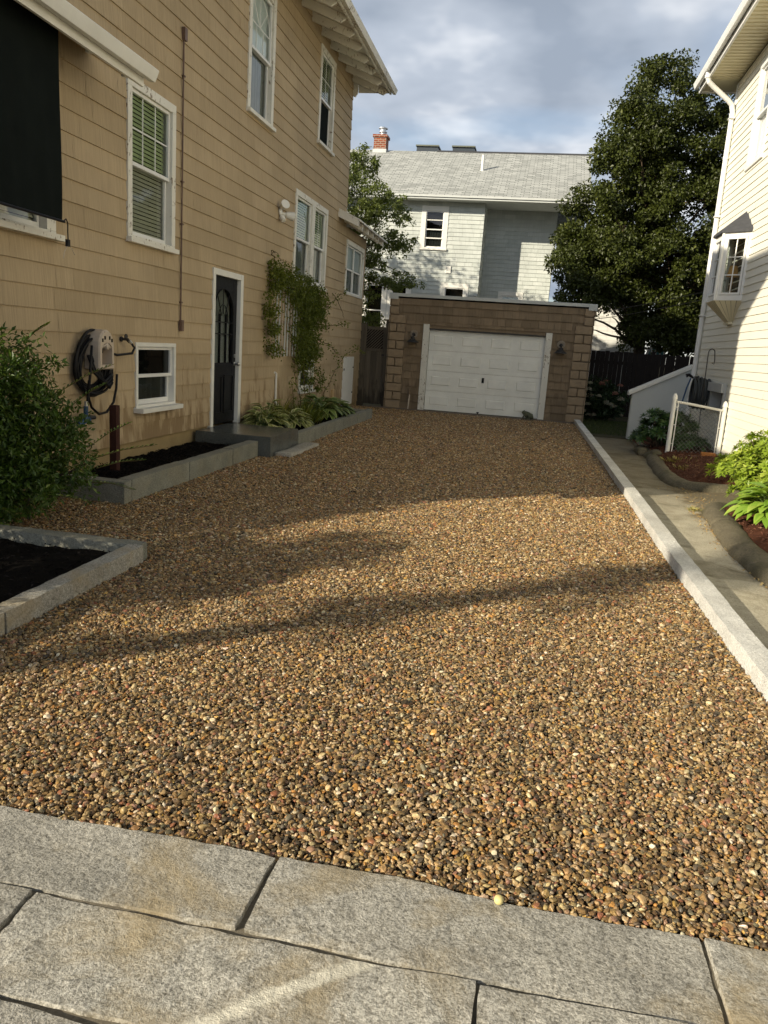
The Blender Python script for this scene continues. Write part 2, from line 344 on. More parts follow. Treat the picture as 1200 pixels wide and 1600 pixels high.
def m_roof():
    m, t, b = newmat('pale_grey_roof_shingle', 0.85, 0.2)
    v = ncoord(t, (1, 1, 1)); bk = N(t, 'ShaderNodeTexBrick'); bk.offset = 0.37; bk.offset_frequency = 2
    bk.inputs['Color1'].default_value = (0.30, 0.31, 0.295, 1); bk.inputs['Color2'].default_value = (0.50, 0.51, 0.485, 1); bk.inputs['Mortar'].default_value = (0.17, 0.18, 0.165, 1)
    bk.inputs['Scale'].default_value = 1.0; bk.inputs['Mortar Size'].default_value = 0.012; bk.inputs['Brick Width'].default_value = 0.30; bk.inputs['Row Height'].default_value = 0.125; bk.inputs['Bias'].default_value = 0.1
    t.links.new(v, bk.inputs['Vector']); n = nz(t, v, 30, 4, 0.7)
    c = mixc(t, 1.0, bk.outputs[0], ramp(t, n, [(0.3, 0.75), (0.7, 1.08)]), 'MULTIPLY'); t.links.new(c, b.inputs['Base Color'])
    bump(t, b, bk.outputs['Fac'], -0.4, 0.01); return m
def m_brick():
    m, t, b = newmat('red_brick', 0.85, 0.2)
    bk = N(t, 'ShaderNodeTexBrick'); bk.inputs['Color1'].default_value = (0.27, 0.06, 0.025, 1); bk.inputs['Color2'].default_value = (0.17, 0.045, 0.022, 1); bk.inputs['Mortar'].default_value = (0.30, 0.25, 0.2, 1)
    bk.inputs['Scale'].default_value = 1.0; bk.inputs['Brick Width'].default_value = 0.21; bk.inputs['Row Height'].default_value = 0.075; bk.inputs['Mortar Size'].default_value = 0.012
    c = N(t, 'ShaderNodeTexCoord'); s_ = N(t, 'ShaderNodeSeparateXYZ'); t.links.new(c.outputs['Object'], s_.inputs[0])
    cm = N(t, 'ShaderNodeCombineXYZ'); t.links.new(mathn(t, 'ADD', s_.outputs[0], s_.outputs[1]), cm.inputs[0]); t.links.new(s_.outputs[2], cm.inputs[1])
    t.links.new(cm.outputs[0], bk.inputs['Vector']); t.links.new(bk.outputs[0], b.inputs['Base Color']); return m
M['roof_grey'] = m_roof(); M['brick'] = m_brick()
M['roof_dark'] = m_plain('charcoal_roof_shingle', (0.06, 0.062, 0.068), 0.85, 0.2, var=0.4, sc=14, bmp=0.5)

def m_vein():
    m = m_granite('veined_granite', (0.19, 0.178, 0.145), (0.55, 0.525, 0.455), stain_amt=.72, sc=.72); t = m.node_tree; b = t.nodes['Principled BSDF']
    old = b.inputs['Base Color'].links[0].from_socket; v = ncoord(t); s_ = N(t, 'ShaderNodeSeparateXYZ'); t.links.new(v, s_.inputs[0])
    # distance from the vein's centre line through (-0.635, 1.43) and (-0.29, 1.73)
    dx, dy = 0.345, 0.30; L = math.hypot(dx, dy); nx, ny = -dy/L, dx/L
    dd = mathn(t, 'ADD', mathn(t, 'MULTIPLY', s_.outputs[0], nx), mathn(t, 'ADD', mathn(t, 'MULTIPLY', s_.outputs[1], ny), -(nx*-0.635+ny*1.43)))
    dd = mathn(t, 'ADD', dd, mathn(t, 'MULTIPLY', mathn(t, 'SUBTRACT', nz(t, v, 9, 5, .65), .5), .055))
    f = ramp(t, mathn(t, 'ABSOLUTE', dd), [(0.012, 1.0), (0.030, 0.0)])
    f = mathn(t, 'MULTIPLY', f, ramp(t, nz(t, v, 30, 4, .7), [(.30, .45), (.5, 1.0)]))
    q = mixc(t, nz(t, v, 60, 5, .7), (.40, .37, .28), (.78, .74, .62)); t.links.new(mixc(t, f, old, q), b.inputs['Base Color']); return m
M['granite_vein'] = m_vein()
# ------------------------------------------------------------------ walls and windows
def courses(mb, F, u0, u1, w0, w1, exp, lap, width, openings, rng, gap=0.004, woff=0.0, ragged=0.0):
    w = w0+woff
    while w < w1-1e-4:
        a, b = max(w, w0), min(w+exp, w1)
        # panel breaks
        us = [u0]
        if width:
            u = u0+rng.uniform(0.1, 1)*width[0]
            while u < u1: us.append(u); u += rng.uniform(*width)
        us.append(u1)
        for i in range(len(us)-1):
            p0, p1 = us[i]+(gap/2 if width and i else 0), us[i+1]-(gap/2 if width and i < len(us)-2 else 0)
            if p1-p0 < 0.005: continue
            tone = rng.random(); lp = lap*(1+rng.uniform(-.15, .15)); drop = rng.uniform(-ragged, ragged)
            cuts = sorted({p0, p1, *[x for o in openings if o[2] < b and o[3] > a for x in (o[0], o[1]) if p0 < x < p1]})
            for c0, c1 in zip(cuts[:-1], cuts[1:]):
                mid = (c0+c1)/2; segs = [(a, b)]
                for o in openings:
                    if o[0] < mid < o[1]:
                        ns = []
                        for s0, s1 in segs:
                            if o[2] >= s1 or o[3] <= s0: ns.append((s0, s1)); continue
                            if o[2] > s0+1e-4: ns.append((s0, o[2]))
                            if o[3] < s1-1e-4: ns.append((o[3], s1))
                        segs = ns
                for s0, s1 in segs:
                    d = lambda x: lp*(1-(x-w)/exp)+0.001
                    z0 = s0+(drop if s0 == a else 0)
                    mb.face([F(c0, z0, d(s0)), F(c1, z0, d(s0)), F(c1, s1, d(s1)), F(c0, s1, d(s1))], tone)
                    if s0 == a and lap: mb.face([F(c0, z0, 0), F(c1, z0, 0), F(c1, z0, d(s0)), F(c0, z0, d(s0))], tone)
        w += exp
def backing(mb, F, u0, u1, w0, w1, openings, d=-0.004):
    courses(mb, F, u0, u1, w0, w1, w1-w0, 0, None, openings, random.Random(0))
    # shift handled by frame
def rect_frame(mb, F, u0, u1, w0, w1, t, d0, d1, tb=None, tt=None):
    tb = t if tb is None else tb; tt = t if tt is None else tt
    mb.fbox(F, u0, u0+t, w0+tb, w1-tt, d0, d1); mb.fbox(F, u1-t, u1, w0+tb, w1-tt, d0, d1)
    mb.fbox(F, u0, u1, w0, w0+tb, d0, d1); mb.fbox(F, u0, u1, w1-tt, w1, d0, d1)
def blind_slats(mb, F, u0, u1, w0, w1, d, pitch=0.045, tilt=0.6):
    w = w0+pitch/2
    while w < w1:
        h = 0.024
        mb.face([F(u0, w-h, d+0.010), F(u1, w-h, d+0.010), F(u1, w+h*.72, d-0.008), F(u0, w+h*.72, d-0.008)]); w += pitch
def window(par, F, u0, u1, w0, w1, cw=0.10, old='white_old', up='blind', lo='blind_grey', mun=None, sill=True, slider=False, glass='glass', split=0.5, cd=0.03, proj=0.05, name='window', label=None, head=None):
    mb = MB(); head = cw if head is None else head
    rect_frame(mb, F, u0, u1, w0, w1, cw, -0.12, cd, 0.05, head)
    if sill: mb.fbox(F, u0-0.02, u1+0.02, w0-0.035, w0+0.02, -0.02, proj+cd)
    wi = mb.build(name, M[old], par, 0.004)
    if label: wi['label'] = label
    a, b, c, d_ = u0+cw, u1-cw, w0+0.05, w1-head
    s = 0.035; mid = c+(d_-c)*split
    sa = MB()
    if slider:
        m_ = (a+b)/2
        rect_frame(sa, F, a, b, c, d_, s, -0.06, -0.02); sa.fbox(F, m_-0.03, m_+0.03, c+s, d_-s, -0.058, -0.015)
        sa.fbox(F, a+s, m_-.03, mid-.018, mid+.018, -0.056, -0.022); sa.fbox(F, m_+.03, b-s, mid-.018, mid+.018, -0.056, -0.022)
    else:
        rect_frame(sa, F, a, b, mid-0.02, d_, s, -0.045, -0.005, 0.04)
        rect_frame(sa, F, a+.004, b-.004, c, mid+0.018, s, -0.085, -0.047, 0.055)
    ob = sa.build('sash', M['white_vinyl'], wi, 0.003)
    if mun:
        nv, nh = mun; mm = MB()
        for k in range(1, nv):
            u = a+s+(b-a-2*s)*k/nv; mm.fbox(F, u-.007, u+.007, mid+.02, d_-s, -0.030, -0.024)
        for k in range(1, nh):
            w = mid+.02+(d_-s-mid-.02)*k/nh; mm.fbox(F, a+s, b-s, w-.007, w+.007, -0.031, -0.025)
        mm.build('muntin', M['white_vinyl'], wi)
    g = MB(); g.face([F(a+.02, mid, -0.033), F(b-.02, mid, -0.033), F(b-.02, d_-.02, -0.033), F(a+.02, d_-.02, -0.033)])
    g.face([F(a+.02, c+.02, -0.068), F(b-.02, c+.02, -0.068), F(b-.02, mid, -0.068), F(a+.02, mid, -0.068)])
    g.build('glass_pane', M[glass], wi, fix=False)
    r = MB(); D = -0.30
    r.face([F(a-.02, c-.02, D), F(b+.02, c-.02, D), F(b+.02, d_+.02, D), F(a-.02, d_+.02, D)])
    for p in (((a-.02, c-.02), (b+.02, c-.02)), ((b+.02, c-.02), (b+.02, d_+.02)), ((b+.02, d_+.02), (a-.02, d_+.02)), ((a-.02, d_+.02), (a-.02, c-.02))):
        (x, y), (z, q) = p; r.face([F(x, y, -.11), F(z, q, -.11), F(z, q, D), F(x, y, D)])
    r.build('reveal', M['room'], wi, fix=False)
    for kind, z0, z1, dd in ((up, mid+.01, d_, -0.065), (lo, c, mid, -0.098)):
        if not kind: continue
        bl = MB()
        if kind.startswith('blind'):
            blind_slats(bl, F, a+.02, b-.02 if kind != 'blind' else b-.06, z0, z1, dd); nm = 'blind'
        elif kind == 'black_fabric':
            bl.fbox(F, a+.01, b-.01, z0, z1, -0.064, -0.060); nm = 'blackout_panel'
        else:
            K = 24
            for k in range(K):
                x0, x1 = a+(b-a)*k/K, a+(b-a)*(k+1)/K; f = lambda q: dd-.012+0.010*math.sin(q*9.0*math.pi*2/(b-a)*0.8)
                bl.face([F(x0, z0, f(x0-a)), F(x1, z0, f(x1-a)), F(x1, z1, f(x1-a)), F(x0, z1, f(x0-a))])
            nm = 'curtain'
        bl.build(nm, M[kind], wi, fix=False)
    return wi

# ================================================================== SETTING
def sheet(name, m, pts, z, label=None):
    mb = MB(); mb.face([(x, y, z) for x, y in pts]); o = mb.build(name, M[m], fix=False); o['kind'] = 'structure'; return o
sheet('ground', 'ground', [(-300, -300), (300, -300), (300, 500), (-300, 500)], -0.12)
sheet('road', 'asphalt', [(-300, -16), (300, -16), (300, -6), (-300, -6)], -0.112)
def grid_sheet(name, m, x0, x1, y0, y1, st, zf, kind='structure'):
    nx, ny = max(1, int((x1-x0)/st)), max(1, int((y1-y0)/st)); mb = MB()
    vs = []
    for j in range(ny+1):
        for i in range(nx+1):
            x, y = x0+(x1-x0)*i/nx, y0+(y1-y0)*j/ny; vs.append((x, y, zf(x, y)))
    mb.add(vs, [(j*(nx+1)+i, j*(nx+1)+i+1, (j+1)*(nx+1)+i+1, (j+1)*(nx+1)+i) for j in range(ny) for i in range(nx)])
    o = mb.build(name, M[m], None, smooth=True, fix=False); o['kind'] = kind; return o
def hgt(x, y): return -0.010*(math.exp(-((x+2.0-.03*y)/.17)**2)+math.exp(-((x+.45-.02*y)/.17)**2))+ 0.010*noise.noise(Vector((x*0.9, y*0.7, 4.2)))+0.006*noise.noise(Vector((x*2.6, y*2.1, 9.0)))
def curb_in(y): return float(np.interp(y, [1.9, 4.64, 7.0, 9.35, 21.0], [1.385, 1.305, 1.262, 1.255, 1.135]))
grid_sheet('gravel_bed', 'gravel_base', -5.0, 1.31, 2.02, 20.5, 0.12, lambda x, y: -0.022+hgt(x, y))
grid_sheet('joint_grit', 'grit', -4.0, 4.0, 0.2, 2.075, 0.10, lambda x, y: -0.0075+0.0022*noise.noise(Vector((x*9, y*9, 0))))
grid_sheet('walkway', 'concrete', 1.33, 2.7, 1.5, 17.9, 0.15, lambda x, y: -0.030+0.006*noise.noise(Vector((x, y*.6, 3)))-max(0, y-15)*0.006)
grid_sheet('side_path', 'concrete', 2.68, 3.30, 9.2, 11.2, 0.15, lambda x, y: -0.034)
grid_sheet('back_lawn', 'ground', 1.15, 9.0, 17.5, 27.0, 0.3, lambda x, y: -0.05+0.03*noise.noise(Vector((x, y, 1))))
apr = MB(); rock(apr, -4.35, 1.10, 20.0, 20.42, -0.06, 0.012, 0.15, 0.004, 5, jit=0.003); ao = apr.build('garage_apron', M['apron']); ao['kind'] = 'structure'
# soil beds
def soil(name, m, x0, x1, y0, y1, z, amp, seed, f=7):
    return grid_sheet(name, m, x0, x1, y0, y1, 0.035, lambda x, y: z+amp*noise.noise(Vector((x*f, y*f, seed)))+amp*.8*noise.noise(Vector((x*2.2, y*2.2, seed+5))))
soil('near_bed_soil', 'soil', -5.2, -2.60, 1.0, 4.88, 0.035, 0.022, 1)
soil('house_bed_soil', 'soil', -4.56, -3.66, 6.6, 10.14, 0.105, 0.028, 2)
soil('planting_bed_soil', 'soil', -4.56, -3.47, 11.42, 16.9, 0.12, 0.028, 3)
grid_sheet('mulch_bed', 'red_mulch', 2.14, 3.30, 11.08, 17.5, 0.04, lambda x, y: 0.030+0.09*min(1, (x-2.14)/.3)*min(1, (y-11.08)/.25)+0.03*(x-2.1)/1.2+0.022*noise.noise(Vector((x*9, y*9, 7))))
grid_sheet('shrub_bed_soil', 'red_mulch', 2.14, 3.30, 3.0, 9.42, 0.05, lambda x, y: 0.020+0.09*min(1, (x-2.14)/.3)*min(1, max(0, 9.42-y)/.25)+0.03*(x-2.1)/1.2+0.02*noise.noise(Vector((x*9, y*9, 8))))

# ---- granite pavers in the foreground
rows = [(1.760, 2.082, [-3.19, -1.912, -0.635, 0.642, 1.92, 3.2], 'front row beside the gravel'),
        (1.412, 1.747, [-3.8, -2.53, -1.25, 0.025, 1.30, 2.58], 'second row back from the gravel'),
        (0.80, 1.392, [-2.4, -0.75, 0.9, 2.6], 'row nearest the viewer')]
pos = {(-1.912, 0): 'broad granite paver left of the middle joint, edging the gravel', (-0.635, 0): 'long granite paver with brown stains in the middle, edging the gravel',
       (0.642, 0): 'granite paver cut off by the right picture edge, edging the gravel', (-3.19, 0): 'granite paver at the far left end of the row edging the gravel', (1.92, 0): 'granite paver beyond the right end of the row edging the gravel',
       (-3.8, 1): 'granite paver at the far left end of the second row', (-2.53, 1): 'small visible corner of granite paver at left edge in the second row', (-1.25, 1): 'granite paver crossed by a pale diagonal quartz vein in the second row',
       (0.025, 1): 'granite paver with a brown chipped pocket in its upper edge, second row', (1.30, 1): 'granite paver at the right end of the second row',
       (-2.4, 2): 'granite paver at the bottom left corner, nearest row', (-0.75, 2): 'granite paver below the quartz veined one, nearest row', (0.9, 2): 'granite paver right of the others in the nearest row'}
sd_ = 3; rr = random.Random(4)
for ri, (y0, y1, xs, nm) in enumerate(rows):
    for a, b in zip(xs[:-1], xs[1:]):
        mb = MB(); sd_ += 1; g = 0.007
        rock(mb, a+g, b-g, y0, y1, -0.10, 0.006+rr.uniform(-.002, .003), 0.02, 0.0048, sd_, r=0.005, freq=13, jit=0.013, tone=rr.uniform(.2, .9))
        o = mb.build('granite_paver', M['granite_vein'] if (a, ri) == (-1.25, 1) else M['granite'], None, smooth='angle'); setp(o, pos[(a, ri)], 'paver', 'granite pavers laid in rows at the front of the driveway')
# ---- kerbstones of the right border
CG = 'granite kerb blocks along the right edge of the gravel'
ys = [2.088, 2.45, 4.64, 7.0, 9.35, 11.8, 14.2, 16.7, 18.9, 21.0]
cl = ['first kerb block of the right border, beside the pavers', 'sunlit kerb block of the right border at the picture edge', 'second sunlit kerb block of the right border with grey drill marks', 'third sunlit kerb block, ending where the shade begins',
      'first shaded kerb block of the right border beyond the sunlight', 'kerb block of the right border level with the white gate', 'kerb block of the right border level with the dark bush by the gate', 'kerb block of the right border, second from the garage', 'last kerb block of the right border, touching the garage corner']
for i in range(len(ys)-1):
    mb = MB(); y0, y1 = ys[i]+.004, ys[i+1]-.004; xi = curb_in((y0+y1)/2)-.012
    rock(mb, xi, xi+0.140, y0, y1, -0.10, 0.089, 0.03 if y1 < 12 else 0.07, 0.0040, 20+i, r=0.004, freq=8, tone=rr.uniform(.3, .8))
    # drill marks: shallow half-round notches on the gravel side
    sl = (curb_in(y1)-curb_in(y0))
    mb.v = [(x+sl*((y-y0)/(y1-y0)-.5), y, z) for x, y, z in mb.v]
    o = mb.build('granite_curb', M['granite_curb'], None, smooth='angle'); setp(o, cl[i], 'kerb stone', CG)
# ---- left bed kerbs
def curb(x0, x1, y0, y1, z1, label, seed, group, m='granite_bed', step=0.03, amp=0.004, z0=-0.1):
    mb = MB(); rock(mb, x0, x1, y0, y1, z0, z1, step, amp, seed, r=0.004, freq=9, tone=rr.uniform(.3, .8)); o = mb.build('granite_curb', M[m], None, smooth='angle')
    return setp(o, label, 'kerb stone', group)
G1 = 'granite kerbs around the near left bed'; G2 = 'granite kerbs of the bed below the basement window'; G3 = 'granite kerbs of the bed with the hostas'
curb(-2.675, -2.560, 3.43, 4.90, 0.114, 'sunlit granite kerb along the right side of the near left bed', 41, G1, 'granite')
curb(-2.675, -2.565, 1.2, 3.42, 0.116, 'granite kerb at the left picture edge, near left bed', 42, G1, 'granite')
curb(-5.2, -2.60, 4.90, 5.03, 0.106, 'granite kerb across the far end of the near left bed, under the bush', 43, G1)
curb(-4.56, -3.60, 6.52, 6.66, 0.200, 'end kerb of the house bed, running back to the bush', 44, G2)
curb(-3.74, -3.60, 6.665, 7.93, 0.205, 'first kerb block of the house bed, beside the dark post', 45, G2)
curb(-3.74, -3.60, 7.95, 9.20, 0.200, 'middle kerb block of the house bed, right of the open joint', 46, G2)
curb(-3.735, -3.595, 9.205, 10.11, 0.205, 'kerb block of the house bed butting against the doorstep', 47, G2)
for a, b, l in ((11.41, 12.85, 'first kerb block of the hosta bed beside the doorstep'), (12.855, 14.28, 'second kerb block of the hosta bed'), (14.285, 15.50, 'third kerb block of the hosta bed'), (15.505, 17.0, 'last kerb block of the hosta bed toward the garage')):
    curb(-3.535, -3.415, a, b, 0.20, l, int(a*10), G3)
curb(-4.50, -3.54, 16.86, 16.98, 0.18, 'kerb closing the far end of the hosta bed', 61, G3)
mb = MB(); rock(mb, -4.52, -3.42, 10.12, 11.40, -0.1, 0.272, 0.05, 0.003, 71, r=0.010, freq=6)
setp(mb.build('doorstep', M['granite_step'], None, smooth='angle'), 'dark smooth granite doorstep slab below the black door', 'step')
mb = MB(); rock(mb, -3.42, -3.17, 10.28, 11.70, -0.08, 0.035, 0.05, 0.006, 72, r=0.010, freq=6, jit=.02)
setp(mb.build('stepping_stone', M['granite'], None, smooth=True), 'low flat granite slab lying in the gravel before the doorstep', 'stepping stone')

# ================================================================== TAN HOUSE
TX = -4.55
TH = thing('tan_house', (TX, 12.0, 0), 'two storey tan shingled house on the left with white trimmed windows', 'house')
FT = frame((TX, 0, 0), (0, 1, 0), (1, 0, 0))
rng = random.Random(11)
wins = dict(W1=(8.29, 9.44, 2.56, 4.22), B1=(8.47, 9.50, 0.66, 1.44), U1=(11.78, 12.92, 4.86, 6.74), U2=(15.53, 16.62, 5.34, 7.05),
            D=(14.31, 16.55, 2.66, 4.25), E=(18.32, 20.2, 2.71, 3.93), B2=(14.98, 16.0, 0.58, 1.38), N=(5.75, 6.95, 2.38, 3.75))
door = (10.66, 11.82, 0.27, 2.50); hatch = (18.62, 19.78, 0.04, 1.27)
ops = [(a+.01, b-.01, c+.01, d-.01) for a, b, c, d in list(wins.values())+[door, hatch]]
mb = MB()
courses(mb, FT, 7.10, 18.20, 0.29, 7.42, 0.2045, 0.016, (0.55, 1.25), ops, rng, woff=0.0)
courses(mb, FT, 4.90, 7.10, 0.29, 4.20, 0.2045, 0.016, (0.55, 1.25), ops, rng)
courses(mb, FT, 18.20, 20.42, 0.0905, 4.18, 0.2045, 0.016, (0.35, 0.7), ops, rng, woff=-0.005)
FTb = frame((TX-.006, 0, 0), (0, 1, 0), (1, 0, 0))
backing(mb, FTb, 7.1, 18.2, 0.29, 7.42, ops); backing(mb, FTb, 4.9, 7.1, 0.29, 4.2, ops); backing(mb, FTb, 18.2, 20.42, 0.09, 4.18, ops)
wl = mb.build('wall', M['tan'], TH, fix=False)
mb = MB(); courses(mb, FT, 4.9, 10.68, -0.12, 0.29, 0.5, 0, None, [], rng)
mb.v = [(x-.03+.006*noise.noise(Vector((x, y*3, z*3))), y, z) for x, y, z in mb.v]
courses(mb, frame((TX-.035, 0, 0), (0, 1, 0), (1, 0, 0)), 11.8, 20.42, -0.12, 0.30, 0.5, 0, None, [hatch], rng)
mb.build('foundation', M['ochre'], TH, fix=False)
mb = MB(); mb.box(-13.0, TX-.36, 4.95, 18.15, -0.1, 7.42 if False else 4.1); mb.box(-13.0, TX-.36, 7.15, 18.15, 4.1, 7.42); mb.box(-13.0, TX-.36, 18.15, 20.38, -0.1, 4.1)
for y, z1, s in ((4.90, 4.15, 1), (20.36, 4.1, 1)): mb.box(-13.0, TX-.01, y, y+.05, -.1, z1)
mb.box(-13.0, TX-.008, 7.10, 7.15, 4.1, 7.4); mb.box(-13.0, TX-.008, 18.16, 18.199, 4.1, 7.4)
mb.build('rear_wall', M['tan_trim'], TH)
# main roof, hipped to the street
mb = MB(); ex, ez, sl_ = -3.70, 7.07, 0.39; rx = -8.80; rz = ez+(ex-rx)*sl_
def slab(top, th=0.06, tone=.5):
    n_ = len(top); bot = [(x, y, z-th) for x, y, z in top]
    mb.add(list(top)+bot, [tuple(range(n_)), tuple(reversed(range(n_, 2*n_)))]+[(i, (i+1) % n_, n_+(i+1) % n_, n_+i) for i in range(n_)], tone)
slab([(ex, 6.2, ez), (ex, 18.24, ez), (rx, 18.24, rz), (rx, 11.3, rz)])
slab([(-13.9, 18.24, ez), (-13.9, 6.2, ez), (rx, 11.3, rz), (rx, 18.24, rz)]); slab([(-13.9, 6.2, ez), (ex, 6.2, ez), (rx, 11.3, rz)])
ro = mb.build('roof', M['white_old'], TH)
ro.data.materials.append(M['roof_dark'])
for p in ro.data.polygons:
    if p.normal.z > 0.3: p.material_index = 1
mb = MB(); mb.box(ex-.03, ex+.012, 6.2, 18.25, ez-.10, ez+.006); mb.build('fascia', M['white_old'], TH, 0.003)
mb = MB(); prof = [(0.0, 0.0), (0.02, -0.085), (0.085, -0.095), (0.105, -0.05), (0.125, 0.0), (0.115, 0.012), (0.0, 0.012)]
vs = [(ex+.012+a, y, ez+.0+b) for y in (6.2, 18.28) for a, b in prof]; k = len(prof)
mb.add(vs, [tuple(range(k)), tuple(reversed(range(k, 2*k)))]+[(i, (i+1) % k, k+(i+1) % k, k+i) for i in range(k)]); mb.build('gutter', M['white_old'], TH)
for i in range(18):
    y = 18.10-i*0.64; mb = MB(); w_ = .022
    zt = lambda x: ez-.065+(ex-x)*sl_
    P = []
    for yy in (y-w_, y+w_): P += [(-4.58, yy, zt(-4.58)-.15), (-3.85, yy, zt(-3.85)-.15), (-3.76, yy, zt(-3.76)-.06), (-3.76, yy, zt(-3.76)), (-4.58, yy, zt(-4.58))]
    mb.add(P, [(0, 1, 2, 3, 4), (9, 8, 7, 6, 5)]+[(j, (j+1) % 5, 5+(j+1) % 5, 5+j) for j in range(5)])
    mb.build('rafter_tail', M['white_old'], TH, 0.003)
mb = MB()
mb.add([(-4.55, 18.18, 7.33), (-4.55, 18.18, 6.93), (-4.50, 18.18, 6.90), (-4.44, 18.18, 6.98), (-4.42, 18.18, 7.28)]+[(-4.55, 18.24, 7.33), (-4.55, 18.24, 6.93), (-4.50, 18.24, 6.90), (-4.44, 18.24, 6.98), (-4.42, 18.24, 7.28)],
       [(0, 1, 2, 3, 4), (9, 8, 7, 6, 5)]+[(j, (j+1) % 5, 5+(j+1) % 5, 5+j) for j in range(5)])
mb.build('bracket', M['white_old'], TH, 0.004)
mb = MB(); mb.hexa([(-4.42, 18.185, 6.985), (ex-.03, 18.185, 6.985), (ex-.03, 18.21, 6.985), (-4.42, 18.21, 6.985), (-4.42, 18.185, 7.28), (ex-.03, 18.185, 7.01), (ex-.03, 18.21, 7.01), (-4.42, 18.21, 7.28)]); mb.build('eave_return', M['white_old'], TH)
# low porch roof with gutter
mb = MB(); px0, pz = -3.98, 3.98
slab([(px0, 4.7, pz+.04), (px0, 7.60, pz+.04), (-4.56, 7.60, pz+.26), (-4.56, 4.7, pz+.26)], 0.05)
slab([(-4.56, 4.7, pz+.26), (-4.56, 7.1, pz+.26), (-13, 7.1, pz+1.2), (-13, 4.7, pz+1.2)], 0.05)
pr = mb.build('porch_roof', M['black_paint'], TH)
mb = MB(); vs = [(px0+a*1.05, y, pz+.055+b*1.05) for y in (4.7, 7.66) for a, b in prof]
mb.add(vs, [tuple(range(k)), tuple(reversed(range(k, 2*k)))]+[(i, (i+1) % k, k+(i+1) % k, k+i) for i in range(k)]); mb.build('gutter', M['white'], TH, 0.004)
mb = MB(); mb.box(px0-.03, px0, 4.7, 7.60, pz-.10, pz+.045); mb.build('fascia', M['white'], TH)
for y in (7.35, 6.75): mb = MB(); mb.box(px0-.10, px0-.035, y, y+.05, pz-.085, pz-.03); mb.build('gutter_bracket', M['white'], TH)
# rear extension roof
mb = MB(); slab([(-4.05, 17.45, 4.24), (-4.05, 20.75, 4.20), (-4.56, 20.75, 4.44), (-4.56, 17.45, 4.46)], 0.035); slab([(-4.56, 18.2, 4.45), (-4.56, 20.75, 4.44), (-9, 20.75, 5.4), (-9, 18.2, 5.4)], .035)
mb.build('extension_roof', M['white_old'], TH)
mb = MB()
for y, h in ((17.45, .12),):
    mb.hexa([(-4.55, y, 4.40-h), (-4.07, y, 4.20-h), (-4.07, y+.03, 4.20-h), (-4.55, y+.03, 4.40-h), (-4.55, y, 4.42), (-4.07, y, 4.21), (-4.07, y+.03, 4.21), (-4.55, y+.03, 4.42)])
mb.build('barge_board', M['white_old'], TH, 0.003)
for i in range(5):
    y = 17.98+i*0.60; mb = MB(); mb.hexa([(-4.55, y, 4.25), (-4.10, y, 4.07), (-4.10, y+.05, 4.07), (-4.55, y+.05, 4.25), (-4.55, y, 4.42), (-4.10, y, 4.21), (-4.10, y+.05, 4.21), (-4.55, y+.05, 4.42)])
    mb.build('rafter_tail', M['white_old'], TH, 0.003)
# windows
def wn(k, **kw): a, b, c, d = wins[k]; return window(TH, FT, a, b, c, d, **kw)
wn('W1', mun=(3, 2), up='blind', lo='blind_grey', label='window with blinds tinted green for reflected foliage beside the porch roof', cw=0.095)
b1 = wn('B1', up=None, lo='sheer_dim', old='white', cw=0.05, proj=0.10, glass='glass_dark', label='basement window with a deep white sill')
w = wn('U1', up='sheer', lo='sheer_dim', cw=0.11, mun=None, label='upstairs window with sunburst grille and sheer curtain')
a, b, c, d = wins['U1']; mid = c+.05+(d-.11-c-.05)*.5; mm = MB(); cu = (a+b)/2; w0 = mid+.36; R_ = (b-a)/2-.15
for q in range(0, 181, 10):
    q2 = q+10
    if q2 > 180: break
    mm.tube([FT(cu+R_*math.cos(math.radians(q)), w0+R_*1.0*math.sin(math.radians(q)), -.027), FT(cu+R_*math.cos(math.radians(q2)), w0+R_*math.sin(math.radians(q2)), -.027)], 0.006, 4)
for q in (45, 90, 135): mm.tube([FT(cu, w0, -.027), FT(cu+R_*math.cos(math.radians(q)), w0+R_*math.sin(math.radians(q)), -.027)], 0.006, 4)
mm.fbox(FT, a+.14, b-.14, w0-.007, w0+.007, -.031, -.024)
for q in (1/3, 2/3): u = a+.14+(b-a-.28)*q; mm.fbox(FT, u-.006, u+.006, mid+.02, w0, -.030, -.025)
mm.build('muntin', M['white_vinyl'], w)
wn('U2', up='blind', lo='black_fabric', mun=(2, 2), cw=0.10, label='upstairs window with black lower pane near the rear corner')
a, b, c, d = wins['D']; m_ = (a+b)/2
window(TH, FT, a, m_+.06, c, d, cw=0.10, up='blind', lo='sheer_dim', label='left half of the paired window above the trellis')
window(TH, FT, m_+.061, b, c, d, cw=0.10, up='blind', lo='sheer_dim', mun=(2, 1), label='right half of the paired window above the trellis')
wn('E', up='sheer', lo='sheer_dim', slider=True, cw=0.10, sill=False, label='four pane window on the low rear extension')
wn('B2', up=None, lo='sheer_dim', old='white', cw=0.07, glass='glass_dark', label='basement window behind the vine stems')
wn('N', up='blind', lo='blind_grey', cw=0.14, proj=0.08, label='window whose sill shows below the black sun shade')
